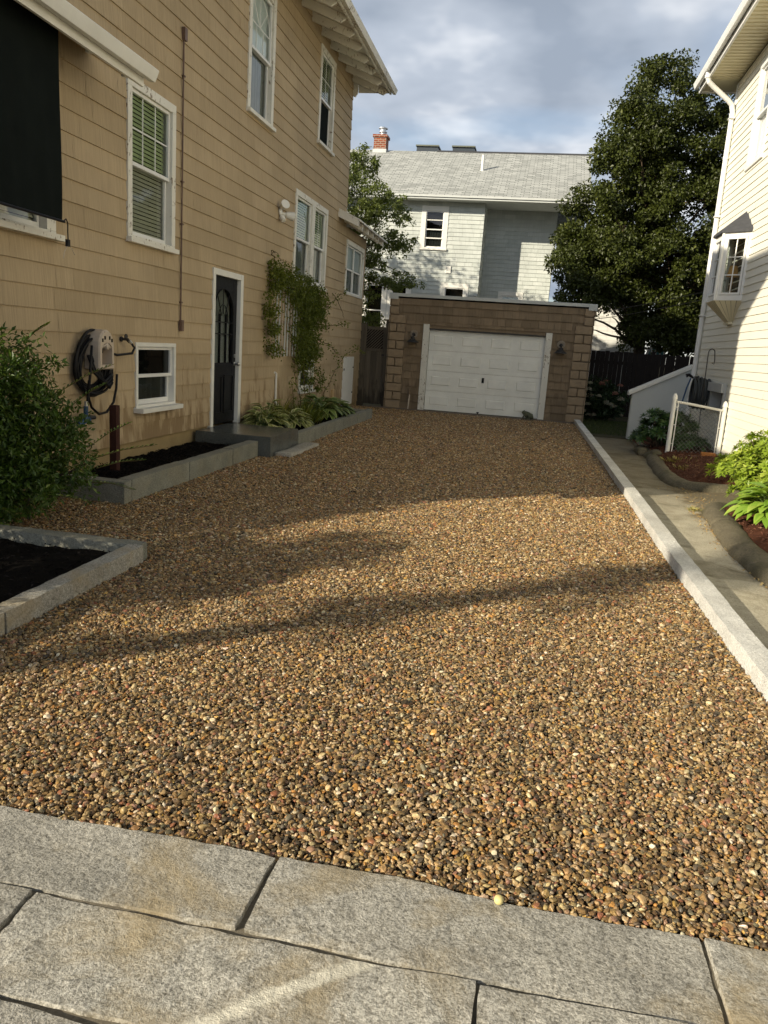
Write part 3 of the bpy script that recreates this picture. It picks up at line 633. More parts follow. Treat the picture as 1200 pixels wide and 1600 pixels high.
# black door
a, b, c, d = door; mb = MB()
mb.fbox(FT, a, a+.085, c-.03, d, -.05, .03); mb.fbox(FT, b-.11, b, c-.03, d, -.05, .03); mb.fbox(FT, a+.085, b-.11, d-.085, d, -.05, .028)
cas = mb.build('door_casing', M['white'], TH, 0.004)
mb = MB(); du0, du1, dw0, dw1 = a+.086, b-.112, c+.005, d-.086; D0 = -.030
gu0, gu1, gw0, gw1 = du0+.10, du1-.16, 1.18, 2.24; gc = (gu0+gu1)/2; gr = (gu1-gu0)/2
mb.fbox(FT, du0, gu0, dw0, dw1, D0-.035, D0); mb.fbox(FT, gu1, du1, dw0, dw1, D0-.035, D0); mb.fbox(FT, gu0, gu1, dw0, gw0, D0-.035, D0); mb.fbox(FT, gu0, gu1, gw1, dw1, D0-.035, D0)
n_ = 12; ac = gw1-gr*1.0
for i in range(n_):
    t0, t1 = math.pi*i/n_, math.pi*(i+1)/n_
    p = [(gc+gr*math.cos(t0), ac+gr*math.sin(t0)), (gc+gr*math.cos(t1), ac+gr*math.sin(t1))]
    mb.hexa([FT(p[0][0], p[0][1], D0-.035), FT(p[1][0], p[1][1], D0-.035), FT(p[1][0], p[1][1], D0-.001), FT(p[0][0], p[0][1], D0-.001), FT(p[0][0], gw1, D0-.035), FT(p[1][0], gw1, D0-.035), FT(p[1][0], gw1, D0-.001), FT(p[0][0], gw1, D0-.001)])
for pu in ((gu0-.02, gc-.03), (gc+.05, gu1+.06)): rect_frame(mb, FT, pu[0], pu[1], .42, 1.00, .028, D0, D0+.014)
dr = mb.build('door', M['black_paint'], TH, 0.003)
mb = MB(); mb.face([FT(gu0, gw0, D0-.02), FT(gu1, gw0, D0-.02), FT(gu1, gw1, D0-.02), FT(gu0, gw1, D0-.02)]); mb.build('glass_pane', M['glass'], dr, fix=False)
mb = MB(); mb.fbox(FT, gu0, gu1, gw0, gw1, D0-.20, D0-.06); mb.build('curtain', M['sheer_dim'], dr)
mb = MB(); MD = D0+.004
for q in (1/3, 2/3): u = gu0+(gu1-gu0)*q; mb.fbox(FT, u-.008, u+.008, gw0, ac, D0-.028, MD)
for w_ in (gw0+.42, ac-.12): mb.fbox(FT, gu0, gu1, w_-.008, w_+.008, D0-.027, MD-.001)
for q in (50, 90, 130): mb.tube([FT(gc+.1*math.cos(math.radians(q)), ac-.1+.1*math.sin(math.radians(q)), D0-.01), FT(gc+gr*math.cos(math.radians(q)), ac+gr*math.sin(math.radians(q)), D0-.01)], .008, 4)
for q in range(0, 180, 20): mb.tube([FT(gc+gr*.52*math.cos(math.radians(q)), ac-.11+gr*.7*math.sin(math.radians(q)), D0-.01), FT(gc+gr*.52*math.cos(math.radians(q+20)), ac-.11+gr*.7*math.sin(math.radians(q+20)), D0-.01)], .008, 4)
for q in range(0, 180, 15): mb.tube([FT(gc+(gr+.012)*math.cos(math.radians(q)), ac+(gr+.012)*math.sin(math.radians(q)), D0+.003), FT(gc+(gr+.012)*math.cos(math.radians(q+15)), ac+(gr+.012)*math.sin(math.radians(q+15)), D0+.003)], .012, 5)
mb.fbox(FT, gu0-.024, gu0, gw0-.02, ac, D0, D0+.012); mb.fbox(FT, gu1, gu1+.024, gw0-.02, ac, D0, D0+.012); mb.fbox(FT, gu0-.024, gu1+.024, gw0-.044, gw0-.02, D0, D0+.012)
mb.build('glazing_bar', M['black_paint'], dr)
mb = MB(); mb.lathe(FT(du1-.06, 1.16, D0), [(.028, 0), (.03, .01), (.012, .02), (.012, .05), (.03, .06), (.03, .085), (.01, .1)], 12, 'x'); mb.build('door_knob', M['steel'], dr); mb = MB(); mb.lathe(FT(du1-.06, 1.28, D0), [(.026, 0), (.026, .018)], 12, 'x'); mb.build('deadbolt', M['steel'], dr)
# hatch door
a, b, c, d = hatch; mb = MB(); mb.fbox(FT, a+.012, b-.012, c+.03, d-.012, -.04, .012); hd = mb.build('hatch_door', M['white'], TH, 0.004)
for w_ in (0.35, 0.98): mb = MB(); mb.fbox(FT, b-.12, b-.02, w_, w_+.03, .012, .022); mb.build('hinge', M['iron'], hd)
mb = MB(); mb.fbox(FT, a+.08, a+.11, .93, .98, .012, .03); mb.build('latch', M['iron'], hd)
# conduit, floodlight, vent stub, spigots, box
mb = MB(); mb.tube([FT(9.62, 5.03, .03), FT(9.62, 1.72, .03)], .0105, 8); mb.fbox(FT, 9.59, 9.66, 5.0, 5.14, .016, .06); mb.fbox(FT, 9.60, 9.67, 1.60, 1.74, .016, .055)
for w_ in (4.6, 3.4, 2.9, 1.95): mb.fbox(FT, 9.598, 9.642, w_, w_+.018, .012, .05)
mb.build('conduit', M['brown_metal'], TH)
fl = MB(); fl.lathe(FT(13.46, 3.70, .016), [(.06, 0), (.06, .02), (.045, .03)], 14, 'x')
fo = fl.build('floodlight', M['white'], TH, smooth=False)
for dy, dz, ax in ((-.02, .10, (.10, -.10, .05)), (.14, -.03, (.13, .12, -.02)), (0, -.09, (.06, -.04, -.08))):
    h = MB(); p0 = Vector(FT(13.46+dy*.3, 3.70+dz*.5, .03)); p1 = p0+Vector(ax); h.tube([p0, p0+(p1-p0)*.35, p0+(p1-p0)*.5, p1+(p1-p0)*.25], [.022, .026, .05, .078 if dz > -.05 else .04], 14); h.build('lamp_head', M['white'], fo)
mb = MB(); mb.tube([FT(13.55, .45, .03), FT(13.53, .98, .035), FT(13.50, .99, .02), FT(13.46, .98, -.02)], .018, 8); mb.tube([FT(13.55, .47, .03), FT(13.66, .36, .07)], .018, 8); mb.build('drain_pipe', M['white'], TH)
mb = MB(); mb.fbox(FT, 17.60, 17.78, .25, .52, .0, .05); mb.build('outlet_box', M['tan_trim'], TH, .005)
mb = MB(); c_ = FT(8.15, 1.47, .016); mb.lathe(c_, [(.03, 0), (.03, .01), (.014, .012), (.014, .09)], 10, 'x'); mb.lathe(FT(8.15, 1.50, .07), [(.03, 0), (.03, .012)], 10, 'x'); mb.tube([FT(8.15, 1.47, .08), FT(8.18, 1.44, .10)], .014, 8); mb.build('spigot', M['iron'], TH)
mb = MB(); mb.lathe(FT(7.33, .62, .016), [(.03, 0), (.03, .01), (.013, .012), (.013, .12)], 10, 'x'); mb.tube([FT(7.2, .68, .12), FT(7.45, .66, .10)], .022, 8); mb.build('spigot', M['iron'], TH)

# ---- black sun shade hanging from the porch eave
SS = thing('sun_shade', (-4.2, 6.0, 3.85), 'black fabric sun shade hanging from the porch roof over a window', 'shade')
mb = MB(); nu, nw = 26, 16; vs = []
for j in range(nw+1):
    for i in range(nu+1):
        y = 4.9+(6.545-4.9)*i/nu; z = 2.485+(4.05-2.485)*j/nw  # black fabric carried up to the roof, its top standing in for eave shadow
        e = 0.0
        x = -4.20+0.012*math.sin(i*1.7+j*.3)*(1-j/nw)
        vs.append((x, y+e, z-.02*(i/nu)**8*(1-j/nw)))
mb.add(vs, [(j*(nu+1)+i, j*(nu+1)+i+1, (j+1)*(nu+1)+i+1, (j+1)*(nu+1)+i) for j in range(nw) for i in range(nu)]); mb.build('fabric', M['black_fabric'], SS, smooth=True)
mb = MB(); mb.tube([(-4.195, 4.9, 2.482), (-4.195, 6.57, 2.472)], .012, 8); mb.build('bottom_bar', M['black_paint'], SS)
mb = MB(); mb.tube([(-4.195, 6.56, 2.475), (-4.195, 6.60, 2.50), (-4.195, 6.625, 2.47), (-4.197, 6.625, 2.40), (-4.197, 6.63, 2.31)], .006, 6)
mb.box(-4.21, -4.185, 6.605, 6.645, 2.27, 2.33); mb.build('tie_cord', M['rubber'], SS)
mb = MB(); mb.tube([(-4.197, 6.63, 2.29), (-4.197, 6.57, 2.22), (-4.197, 6.55, 2.16)], .0035, 5); mb.tube([(-4.197, 6.63, 2.30), (-4.197, 6.69, 2.25), (-4.197, 6.73, 2.21)], .0035, 5); mb.build('loose_string', M['beige'], SS)

# ---- hose reel
def FU(u, w, d): return FT(u-.20, w, d)
HR = thing('hose_reel', FU(7.74, 1.10, 0), 'beige wall hose hanger with black garden hose coiled around it', 'hose reel')
mb = MB(); 
def outline(y, z0, z1, hw, top):   # rounded shell outline
    pts = [(y-hw, z0), (y+hw, z0)]
    for q in range(0, 181, 20): pts.append((y+hw*(.98 if q in (0, 180) else 1)*math.cos(math.radians(q))*1.0, top+(z1-top)*math.sin(math.radians(q))))
    return pts
oy, oz0, oz1 = 7.76, 1.155, 1.565; o1 = outline(oy, oz0, oz1, .145, 1.38); o2 = outline(oy, oz0+.05, 1.43, .10, 1.36)
k = len(o1); vs = []
for (d_, s) in ((.02, o1), (.17, o1), (.19, [(oy+(y-oy)*.92, 1.34+(z-1.34)*.93) for y, z in o1]), (.19, o2), (.04, o2)): vs += [FU(y, z, d_) for y, z in s]
mb.add(vs, [(r_*k+i, r_*k+(i+1) % k, (r_+1)*k+(i+1) % k, (r_+1)*k+i) for r_ in range(4) for i in range(k)]+[tuple(4*k+i for i in range(k))])
hs = mb.build('housing', M['beige'], HR, 0.004)
mb = MB()
for y, z in ((oy-.09, 1.455), (oy-.045, 1.48), (oy+.045, 1.48), (oy+.09, 1.455)): mb.fbox(FU, y-.013, y+.013, z-.018, z+.018, .186, .194)
mb.fbox(FU, oy-.05, oy+.05, 1.515, 1.54, .176, .188); mb.build('vent_slot', M['dark'], hs)
mb = MB(); mb.lathe(FU(oy, 1.39, .17), [(.035, 0), (.03, .03), (.01, .04)], 10, 'x'); mb.tube([FU(oy-.09, 1.38, .17), FU(oy, 1.42, .19), FU(oy+.09, 1.38, .17)], .012, 6); mb.build('crank', M['beige'], hs)
rg = random.Random(5); mb = MB()
for i in range(11):
    cyy = 7.70+rg.uniform(-.03, .03); cz = 1.225+rg.uniform(-.03, .02)-.012*(i % 4); ry = .25+.009*i*.9+rg.uniform(-.02, .02); rz_ = .24+.006*i+rg.uniform(-.02, .03); d0 = .025+.0055*i
    if i % 4 == 3: ry *= .72; rz_ *= .95
    pts = []
    for q in range(0, 361, 10):
        t_ = math.radians(q); pts.append(FU(cyy+ry*math.cos(t_)*(1-.12*math.sin(t_)), cz+rz_*math.sin(t_), d0+.012*math.sin(t_*2+i)))
    mb.tube(pts, .0135, 7, cap=False)
mb.tube([FU(7.50, 1.4, .17), FU(7.47, 1.15, .17), FU(7.47, .95, .15), FU(7.48, .80, .12), FU(7.46, .72, .12)], .0135, 7)
mb.tube([FU(8.02, 1.1, .15), FU(8.04, .95, .13), FU(8.0, .80, .12), FU(7.88, .70, .11), FU(7.72, .69, .11), FU(7.58, .77, .11), FU(7.50, .90, .12), FU(7.49, 1.05, .14)], .0135, 7)
mb.tube([FU(7.95, 1.33, .10), FU(8.1, 1.30, .11), FT(8.20, 1.32, .12), FT(8.26, 1.38, .12), FT(8.19, 1.44, .11)], .0135, 7)
for i in range(4): mb.tube([FU(7.54+.03*i, 1.30, .10), FU(7.58+.05*i, 1.12-.02*i, .15), FU(7.75+.04*i, 1.02-.02*i, .15), FU(7.98, 1.10-.03*i, .12)], .0135, 7)
mb.build('hose', M['rubber'], HR, smooth=True)
mb = MB(); mb.tube([FU(7.46, .84, .12), FU(7.46, .79, .12)], .019, 8); mb.build('hose_coupling', M['steel'], HR); mb = MB(); mb.tube([FT(8.20, 1.43, .11), FT(8.17, 1.46, .10)], .019, 8); mb.build('hose_coupling', M['steel'], HR)
mb = MB(); mb.tube([FU(7.46, .79, .12), FU(7.46, .70, .12), FU(7.42, .64, .13)], .024, 8); mb.tube([FU(7.50, .655, .13), FU(7.30, .62, .13)], .026, 8); mb.build('nozzle', M['blue'], HR)
# ---- dark marker post in the bed
mb = MB(); rock(mb, -4.30, -4.22, 7.48, 7.56, 0.0, 0.80, 0.04, 0.003, 33, r=.006); setp(mb.build('post', M['post_wood'], None), 'short dark red wooden post standing in the black soil', 'post')
# ================================================================== GARAGE
GY = 20.40
GA = thing('garage', (-1.2, GY, 0), 'low brown shingled garage with a white roll up door at the end of the driveway', 'garage')
FG = frame((0, GY, 0), (1, 0, 0), (0, -1, 0))
gx0, gx1 = -3.79, 1.33; dx0, dx1, dz1 = -2.74, 0.21, 2.07
rng = random.Random(21); mb = MB(); FGi = FG
courses(mb, FG, gx0+.42, gx1-.42, 0.0, 2.26, .198, .032, (.10, .26), [(dx0-.12, dx1+.12, -.1, dz1+.03)], rng, gap=.008)
courses(mb, FG, gx0+.24, gx1-.24, 2.26, 2.81, .198, .032, (.10, .26), [], rng, gap=.008)
FGb = frame((0, GY+.006, 0), (1, 0, 0), (0, -1, 0)); backing(mb, FGb, gx0, gx1, 0, 2.81, [(dx0, dx1, -.1, dz1)])
mb.build('wall', M['cedar'], GA, fix=False)
def quoins(x0, dirn):
    mb = MB(); z = 0.0; r_ = random.Random(3); i = 0
    while z < 2.78:
        h = min(.2175, 2.81-z); wide = .42 if z < 2.2 else .235
        cuts = [0, wide] if (i % 2 == 0) else ([0, wide*.47, wide] if z < 2.2 else [0, wide])
        for a, b in zip(cuts[:-1], cuts[1:]):
            xa, xb = (x0+a, x0+b) if dirn > 0 else (x0-b, x0-a)
            rock(mb, xa+.009, xb-.009, GY-.075-r_.uniform(0, .015), GY+.02, z+.010, z+h-.010, .05, .007, i*2+a+7, r=.012, freq=14, tone=r_.random())
        if dirn > 0 or True:   # side return of each block
            xs = (x0-.03, x0+.0) if dirn > 0 else (x0, x0+.03)
            rock(mb, xs[0], xs[1], GY-.05, GY+.40 if i % 2 else GY+.22, z+.006, z+h-.006, .06, .006, i+90, r=.01, freq=14)
        z += .2175; i += 1
    return mb.build('quoin_column', M['quoin'], GA)
quoins(gx0+.01, 1); quoins(gx1-.01, -1)
mb = MB(); mb.box(gx0+.01, gx0+.06, GY+.02, 26, 0, 2.81); mb.box(gx1-.06, gx1-.01, GY+.02, 26, 0, 2.81); mb.box(gx0+.06, gx1-.06, 25.9, 26, 0, 2.81)
mb.box(dx1+.13, gx1-.06, GY+.02, GY+.06, 0, 2.8); mb.box(gx0+.06, dx0-.13, GY+.02, GY+.06, 0, 2.8); mb.box(dx0-.13, dx1+.13, GY+.02, GY+.06, dz1+.02, 2.8); mb.build('rear_wall', M['quoin'], GA)
mb = MB(); mb.box(gx0-.03, gx1+.02, GY-.03, 26.05, 2.86, 2.89); mb.build('roof', M['roof_dark'], GA)
mb = MB(); mb.box(gx0-.03, gx1+.035, GY-.075, GY-.031, 2.845, 2.925); mb.box(gx0-.04, gx0+.20, GY-.10, GY-.076, 2.775, 2.90); mb.box(gx1-.16, gx1+.045, GY-.10, GY-.076, 2.765, 2.915)
mb.build('roof_trim', M['stucco'], GA, .004)
for a, b, t in ((dx0-.155, dx0, 2.20), (dx1, dx1+.155, 2.17)):
    mb = MB(); mb.fbox(FG, a, b, 0.0, t, -.06, .045); mb.build('door_jamb', M['white_old'], GA, .005)
mb = MB(); mb.fbox(FG, dx0, dx1, dz1, dz1+.03, -.08, .02); mb.build('door_lintel', M['iron'], GA)
mb = MB(); ph = dz1/4; DD = -.10
for r_ in range(4):
    z0 = r_*ph+.004+.01; z1 = (r_+1)*ph-.004
    nx_ = 4; pw = (dx1-dx0)/nx_
    mb.fbox(FG, dx0+.002, dx1-.002, z0, z1, DD-.04, DD)
    for c in range(nx_):
        a = dx0+pw*c+.085; b = dx0+pw*(c+1)-.085; c0, c1 = z0+.105, z1-.095
        # embossed panel: raised rim + raised field
        rect_frame(mb, FG, a, b, c0, c1, .022, DD, DD+.008)
        P = lambda u, w, d: FG(u, w, d)
        mb.hexa([P(a+.03, c0+.03, DD), P(b-.03, c0+.03, DD), P(b-.03, c1-.03, DD), P(a+.03, c1-.03, DD), P(a+.06, c0+.055, DD+.015), P(b-.06, c0+.055, DD+.015), P(b-.06, c1-.055, DD+.015), P(a+.06, c1-.055, DD+.015)])
    if r_: mb.fbox(FG, dx0+.002, dx1-.002, z0-.014, z0-.001, DD-.04, DD-.006)
gd = mb.build('garage_door', M['garage_door'], GA, .0025)
mb = MB(); cx_ = (dx0+dx1)/2; mb.fbox(FG, cx_-.03, cx_+.03, 1.01-.26+.06, 1.01-.26+.19, DD, DD+.02); mb.fbox(FG, cx_-.012, cx_+.012, .86, .91, DD+.02, DD+.045); mb.build('handle', M['black_paint'], gd)
mb = MB(); mb.fbox(FG, cx_-.09, cx_-.03, .03, .06, DD, DD+.03); mb.fbox(FG, cx_-.075, cx_-.045, -.0, .03, DD, DD+.02); mb.build('latch', M['iron'], gd)
for lx, lz in ((-3.13, 1.86), (.60, 1.83)):
    mb = MB(); mb.lathe((lx, GY-.016, lz+.06), [(.055, 0), (.055, -.015), (.04, -.03), (.015, -.05)], 16, 'y'); mb.tube([(lx, GY-.03, lz+.07), (lx, GY-.13, lz+.09), (lx, GY-.17, lz+.03), (lx, GY-.17, lz-.02)], .014, 8)
    la = mb.build('wall_lamp', M['iron'], GA)
    mb = MB(); mb.lathe((lx, GY-.17, lz-.14), [(.155, 0), (.15, .02), (.09, .06), (.05, .09), (.045, .13), (.02, .15)], 18); mb.build('lamp_shade', M['iron'], la)
    mb = MB(); mb.lathe((lx, GY-.035, lz+.075), [(.10, 0), (.10, -.012), (.08, -.02), (.075, -.005)], 20, 'y'); mb.build('backplate', m_plain('aged_metal', (.26, .22, .17), .6, .4), la)
# shovel-like wooden stake & frog
ST = thing('wooden_stake', (-3.13, GY-.10, 0), 'thin wooden stake with a broad top leaning on the garage front', 'stake')
mb = MB(); mb.hexa([(-3.155, GY-.12, .012), (-3.125, GY-.12, .012), (-3.125, GY-.10, .012), (-3.155, GY-.10, .012), (-3.135, GY-.08, .42), (-3.105, GY-.08, .42), (-3.105, GY-.06, .42), (-3.135, GY-.06, .42)]); mb.build('shaft', M['beige'], ST)
mb = MB(); mb.hexa([(-3.155, GY-.085, .38), (-3.085, GY-.085, .38), (-3.085, GY-.055, .38), (-3.155, GY-.055, .38), (-3.15, GY-.075, .56), (-3.08, GY-.075, .56), (-3.08, GY-.045, .56), (-3.15, GY-.045, .56)]); mb.build('blade', M['cedar'], ST, .006)
FRG = thing('frog_statue', (-.10, GY-.22, 0.01), 'small mossy stone frog figure sitting by the garage door', 'statue')
mb = MB(); mb.tube([(.06, GY-.22, .012), (.02, GY-.22, .075), (-.07, GY-.22, .13), (-.13, GY-.22, .16), (-.18, GY-.22, .19)], [.07, .095, .075, .055, .03], 12)
mb.tube([(-.13, GY-.25, .19), (-.13, GY-.25, .225)], [.018, .012], 8); mb.tube([(-.13, GY-.19, .19), (-.13, GY-.19, .225)], [.018, .012], 8)
for s in (-1, 1): mb.tube([(.07, GY-.22+s*.07, .05), (-.03, GY-.22+s*.11, .10), (.03, GY-.22+s*.12, .02), (-.09, GY-.22+s*.12, .015)], [.035, .032, .022, .015], 8); mb.tube([(-.11, GY-.22+s*.05, .12), (-.14, GY-.22+s*.07, .06), (-.17, GY-.22+s*.07, .015)], [.022, .016, .014], 8)
fb = mb.build('body', m_plain('mossy_stone', (.10, .105, .07), .9, .2, var=.4, sc=20, bmp=.6), FRG, smooth=True)

# ---- wooden gate left of the garage
WG = thing('wooden_gate', (-4.15, 20.55, 0), 'weathered wooden gate with diagonal lattice top between house and garage', 'gate')
FW = frame((0, 20.60, 0), (1, 0, 0), (0, -1, 0)); rg = random.Random(2)
mb = MB(); x = -4.45
while x < -3.93: mb.fbox(FW, x+.001, x+.080, .04, 1.42, -.01, .01, rg.random()); x += .082
mb.build('board_panel', M['old_wood'], WG, fix=True)
mb = MB(); mb.fbox(FW, -4.50, -3.90, 1.42, 1.50, -.02, .03); mb.fbox(FW, -4.50, -3.90, 1.98, 2.06, -.02, .03); mb.fbox(FW, -4.50, -4.44, 1.5, 1.98, -.02, .028); mb.fbox(FW, -3.97, -3.90, 1.5, 1.98, -.02, .028); mb.build('gate_frame', M['old_wood'], WG, .003)
mb = MB()
for i in range(-6, 8):
    a = Vector(FW(-4.44+.075*i, 1.50, 0)); b = Vector(FW(-4.44+.075*i+.48, 1.98, 0))
    t0 = max(0, (-4.44-a.x)/.48); t1 = min(1, (-3.97-a.x)/.48)
    if t1 > t0+.05: p, q = a.lerp(b, t0), a.lerp(b, t1); mb.hexa([p+Vector((-.018, 0, 0)), p+Vector((.018, 0, 0)), p+Vector((.018, .012, 0)), p+Vector((-.018, .012, 0)), q+Vector((-.018, 0, 0)), q+Vector((.018, 0, 0)), q+Vector((.018, .012, 0)), q+Vector((-.018, .012, 0))])
mb.build('lattice', M['old_wood'], WG)
mb = MB(); mb.box(-4.44, -3.97, 20.66, 20.68, 1.42, 1.99); mb.build('back_board', M['black_wood'], WG)
mb = MB(); mb.box(-3.90, -3.805, 20.48, 20.58, -.1, 2.22); mb.box(-3.93, -3.80, 20.46, 20.60, 2.22, 2.26); mb.build('gate_post', M['old_wood'], WG, .004)
mb = MB(); mb.box(-4.60, -4.395, 20.44, 20.50, -.1, 2.12); mb.build('gate_post', M['old_wood'], WG, .004)
mb = MB(); mb.fbox(FW, -3.99, -3.90, 1.32, 1.36, .01, .03); mb.build('latch', M['iron'], WG)

# ================================================================== GREY HOUSE behind
GH = thing('grey_house', (-4, 30, 0), 'pale grey shingled house with a light roof and brick chimney behind the garage', 'house')
FH = frame((0, 30.0, 0), (1, 0, 0), (0, -1, 0)); FR_ = frame((0, 31.25, 0), (1, 0, 0), (0, -1, 0)); k_ = 31.25/30
def sc(x): return x*k_
def sz(z): return 1.6+(z-1.6)*k_
gw = {'A': (-4.64, -3.645, 5.19, 6.70), 'B': (-3.74, -2.69, 2.9, 4.02), 'L1': (-6.70, -5.76, 1.9, 3.98), 'L2': (-5.74, -4.84, 1.9, 3.98), 'S': (-12, -11, 5.19, 6.7)}
gr_ = (sc(-1.59), sc(-.67), 2.8, sz(3.82))
rng = random.Random(31); mb = MB()
courses(mb, FH, -14, -2.34, -.1, 6.86, .148, .020, (.22, .5), [(a+.02, b-.02, c+.02, d-.02) for a, b, c, d in gw.values()], rng, gap=.006)
courses(mb, FR_, -2.36, sc(.25), -.1, 6.86, .148, .020, (.22, .5), [(gr_[0]+.02, gr_[1]-.02, gr_[2]+.02, gr_[3]-.02)], rng, gap=.006)
FS = frame((-2.34, 0, 0), (0, 1, 0), (1, 0, 0)); courses(mb, FS, 30, 31.25, -.1, 6.86, .148, .020, (.22, .5), [], rng, gap=.006)
FE = frame((sc(.25), 0, 0), (0, 1, 0), (1, 0, 0)); courses(mb, FE, 31.25, 38.5, -.1, 6.86, .148, .020, (.22, .5), [], rng, gap=.006)
backing(mb, frame((0, 30.006, 0), (1, 0, 0), (0, -1, 0)), -14, -2.34, -.1, 6.86, [(a+.02, b-.02, c+.02, d-.02) for a, b, c, d in gw.values()])
backing(mb, frame((0, 31.256, 0), (1, 0, 0), (0, -1, 0)), -2.35, sc(.25), -.1, 6.86, [(gr_[0]+.02, gr_[1]-.02, gr_[2]+.02, gr_[3]-.02)])
mb.build('wall', M['grey_shingle'], GH, fix=False)
mb = MB(); mb.box(-14, -2.36, 30.4, 38.4, -.1, 6.85); mb.box(-2.36, sc(.25)-.02, 31.65, 38.4, -.1, 6.85); mb.box(-14.05, -14, 30, 38.4, -.1, 6.85); mb.build('rear_wall', M['stucco'], GH)
ey, ez2 = 29.42, 6.90; ry_, sl2 = 34.6, .515; rz2 = ez2+(ry_-ey)*sl2
mb = MB(); slab([(-14.5, ey, ez2+.06), (1.35, ey, ez2+.06), (1.35, ry_, rz2+.06), (-14.5, ry_, rz2+.06)], .05); slab([(1.35, 39.8, ez2+.06), (-14.5, 39.8, ez2+.06), (-14.5, ry_, rz2+.06), (1.35, ry_, rz2+.06)], .05)
rf = mb.build('roof', M['roof_grey'], GH)
mb = MB(); mb.box(-14.5, 1.37, ey-.05, ey+.0, ez2-.06, ez2+.055); mb.box(-14.5, 1.37, ey-.10, ey-.051, ez2+.005, ez2+.07); mb.build('gutter', M['stucco'], GH)
mb = MB(); mb.box(-14.5, 1.35, ey, 31.24, ez2-.045, ez2-.02); mb.build('soffit', M['stucco'], GH)
mb = MB(); mb.box(-4.9, 1.36, ry_-.06, ry_+.06, rz2+.04, rz2+.10); mb.build('ridge_cap', M['roof_dark'], GH)
for k2, a in gw.items():
    if k2 == 'A':
        w = window(GH, FH, *a, cw=.17, old='white', up=None, lo='sheer_dim', glass='glass_dark', label='tall window high on the grey wall'); 
        for q0, q1 in ((5.56, 5.60), (6.20, 6.23)): mb = MB(); mb.fbox(FH, a[0]+.2, a[1]-.2, q0, q1, -.03, .0); mb.build('muntin', M['white'], w)
    else: window(GH, FH, *a, cw=.17, old='white', up=None, lo=None, glass='glass_dark', sill=False)
window(GH, FR_, *gr_, cw=.15, old='white', up='sheer', lo=None, sill=False)
mb = MB(); mb.fbox(FH, -3.60, -3.40, 4.36, 4.62, 0, .05); mb.build('wall_vent', M['white'], GH, .01)
# chimney + vents (placed on the ridge line)
mb = MB(); mb.box(-7.60, -7.02, 34.3, 34.9, 9.0, 9.62); mb.build('chimney_flashing', M['stucco'], rf)
mb = MB(); mb.box(-7.57, -7.05, 34.33, 34.87, 9.62, 10.08); mb.box(-7.62, -7.0, 34.28, 34.92, 10.08, 10.18); ch = mb.build('chimney', M['brick'], rf)
mb = MB(); mb.lathe((-7.25, 34.6, 10.18), [(.11, 0), (.11, .12), (.17, .13), (.17, .16), (.12, .17), (.12, .27), (.19, .28), (.19, .31), (.05, .36)], 14); mb.build('flue_cap', M['steel'], rf)
for a in (-5.86, -4.33):
    mb = MB(); mb.hexa([(a, 34.9, 9.3), (a+.95, 34.9, 9.3), (a+.95, 36.2, 9.3), (a, 36.2, 9.3), (a+.03, 34.95, 9.90), (a+.93, 34.95, 9.90), (a+.93, 36.2, 9.90), (a+.03, 36.2, 9.90)]); v_ = mb.build('skylight', m_plain('dark_blue_panel', (.035, .045, .055), .4, .5, bmp=0), rf)
    mb = MB(); mb.box(a-.01, a+.97, 34.88, 36.2, 9.90, 9.955); mb.build('skylight_lid', M['stem'] if False else m_plain('olive_metal', (.12, .13, .10), .5, .4, bmp=0), rf)
mb = MB(); py = 32.35; pzr = ez2+(py-ey)*sl2; mb.lathe((-2.77, py, pzr), [(.10, 0), (.06, .06), (.055, .62)], 10); mb.build('vent_pipe', M['white'], rf)

# ================================================================== CREAM HOUSE (right)
RX = 3.30
CH = thing('cream_house', (RX, 12, 0), 'cream vinyl sided house on the right with an angled bay window', 'house')
FC = frame((RX, 0, 0), (0, 1, 0), (-1, 0, 0)); cwin = (14.48, 15.52, 5.03, 6.72); cvent = (14.42, 15.50, .84, 1.34)
rng = random.Random(7); mb = MB(); vops = [tuple(v+s*.01 for v, s in zip(cwin, (1, -1, 1, -1))), tuple(v+s*.01 for v, s in zip(cvent, (1, -1, 1, -1)))]
courses(mb, FC, 4.0, 17.28, -.05, 6.98, .125, .014, (2.2, 3.6), vops, rng, gap=.001, woff=-.0)
backing(mb, frame((RX+.006, 0, 0), (0, 1, 0), (-1, 0, 0)), 4.0, 17.28, -.05, 6.98, vops)
mb.build('wall', M['vinyl'], CH, fix=False)
mb = MB(); mb.box(RX+.36, 12, 4.0, 17.3, -.1, 6.97); mb.box(RX+.005, 12, 17.30, 17.36, -.1, 6.97); mb.box(RX+.005, 12, 3.95, 4.0, -.1, 6.97); mb.build('rear_wall', M['vinyl'], CH)
mb = MB(); mb.fbox(FC, 17.26, 17.37, -.05, 6.97, -.05, .022); mb.build('corner_board', M['white_vinyl'], CH, .003)
mb = MB(); mb.box(2.73, RX, 3.4, 17.95, 7.02, 7.04); mb.box(RX, 12, 17.36, 17.95, 7.02, 7.04)
sfo = mb.build('soffit', M['soffit_vinyl'], CH)
mb = MB(); y = 3.4
while y < 17.3: mb.box(2.74, RX-.012, y, y+.013, 7.006, 7.0195); y += .145
mb.build('soffit_groove', M['soffit_vinyl'], CH)
mb = MB(); mb.box(2.69, 2.73, 3.4, 18.0, 6.99, 7.17); mb.box(2.73, 12, 17.951, 17.99, 6.99, 7.17); mb.build('fascia', M['white_vinyl'], CH, .003)
mb = MB(); pc = [(0, 0), (-.02, -.09), (-.09, -.10), (-.11, -.05), (-.125, .0), (-.115, .012), (0, .012)]; k = 7
vs = [(2.69+a, y, 7.17+b) for y in (3.4, 18.02) for a, b in pc]
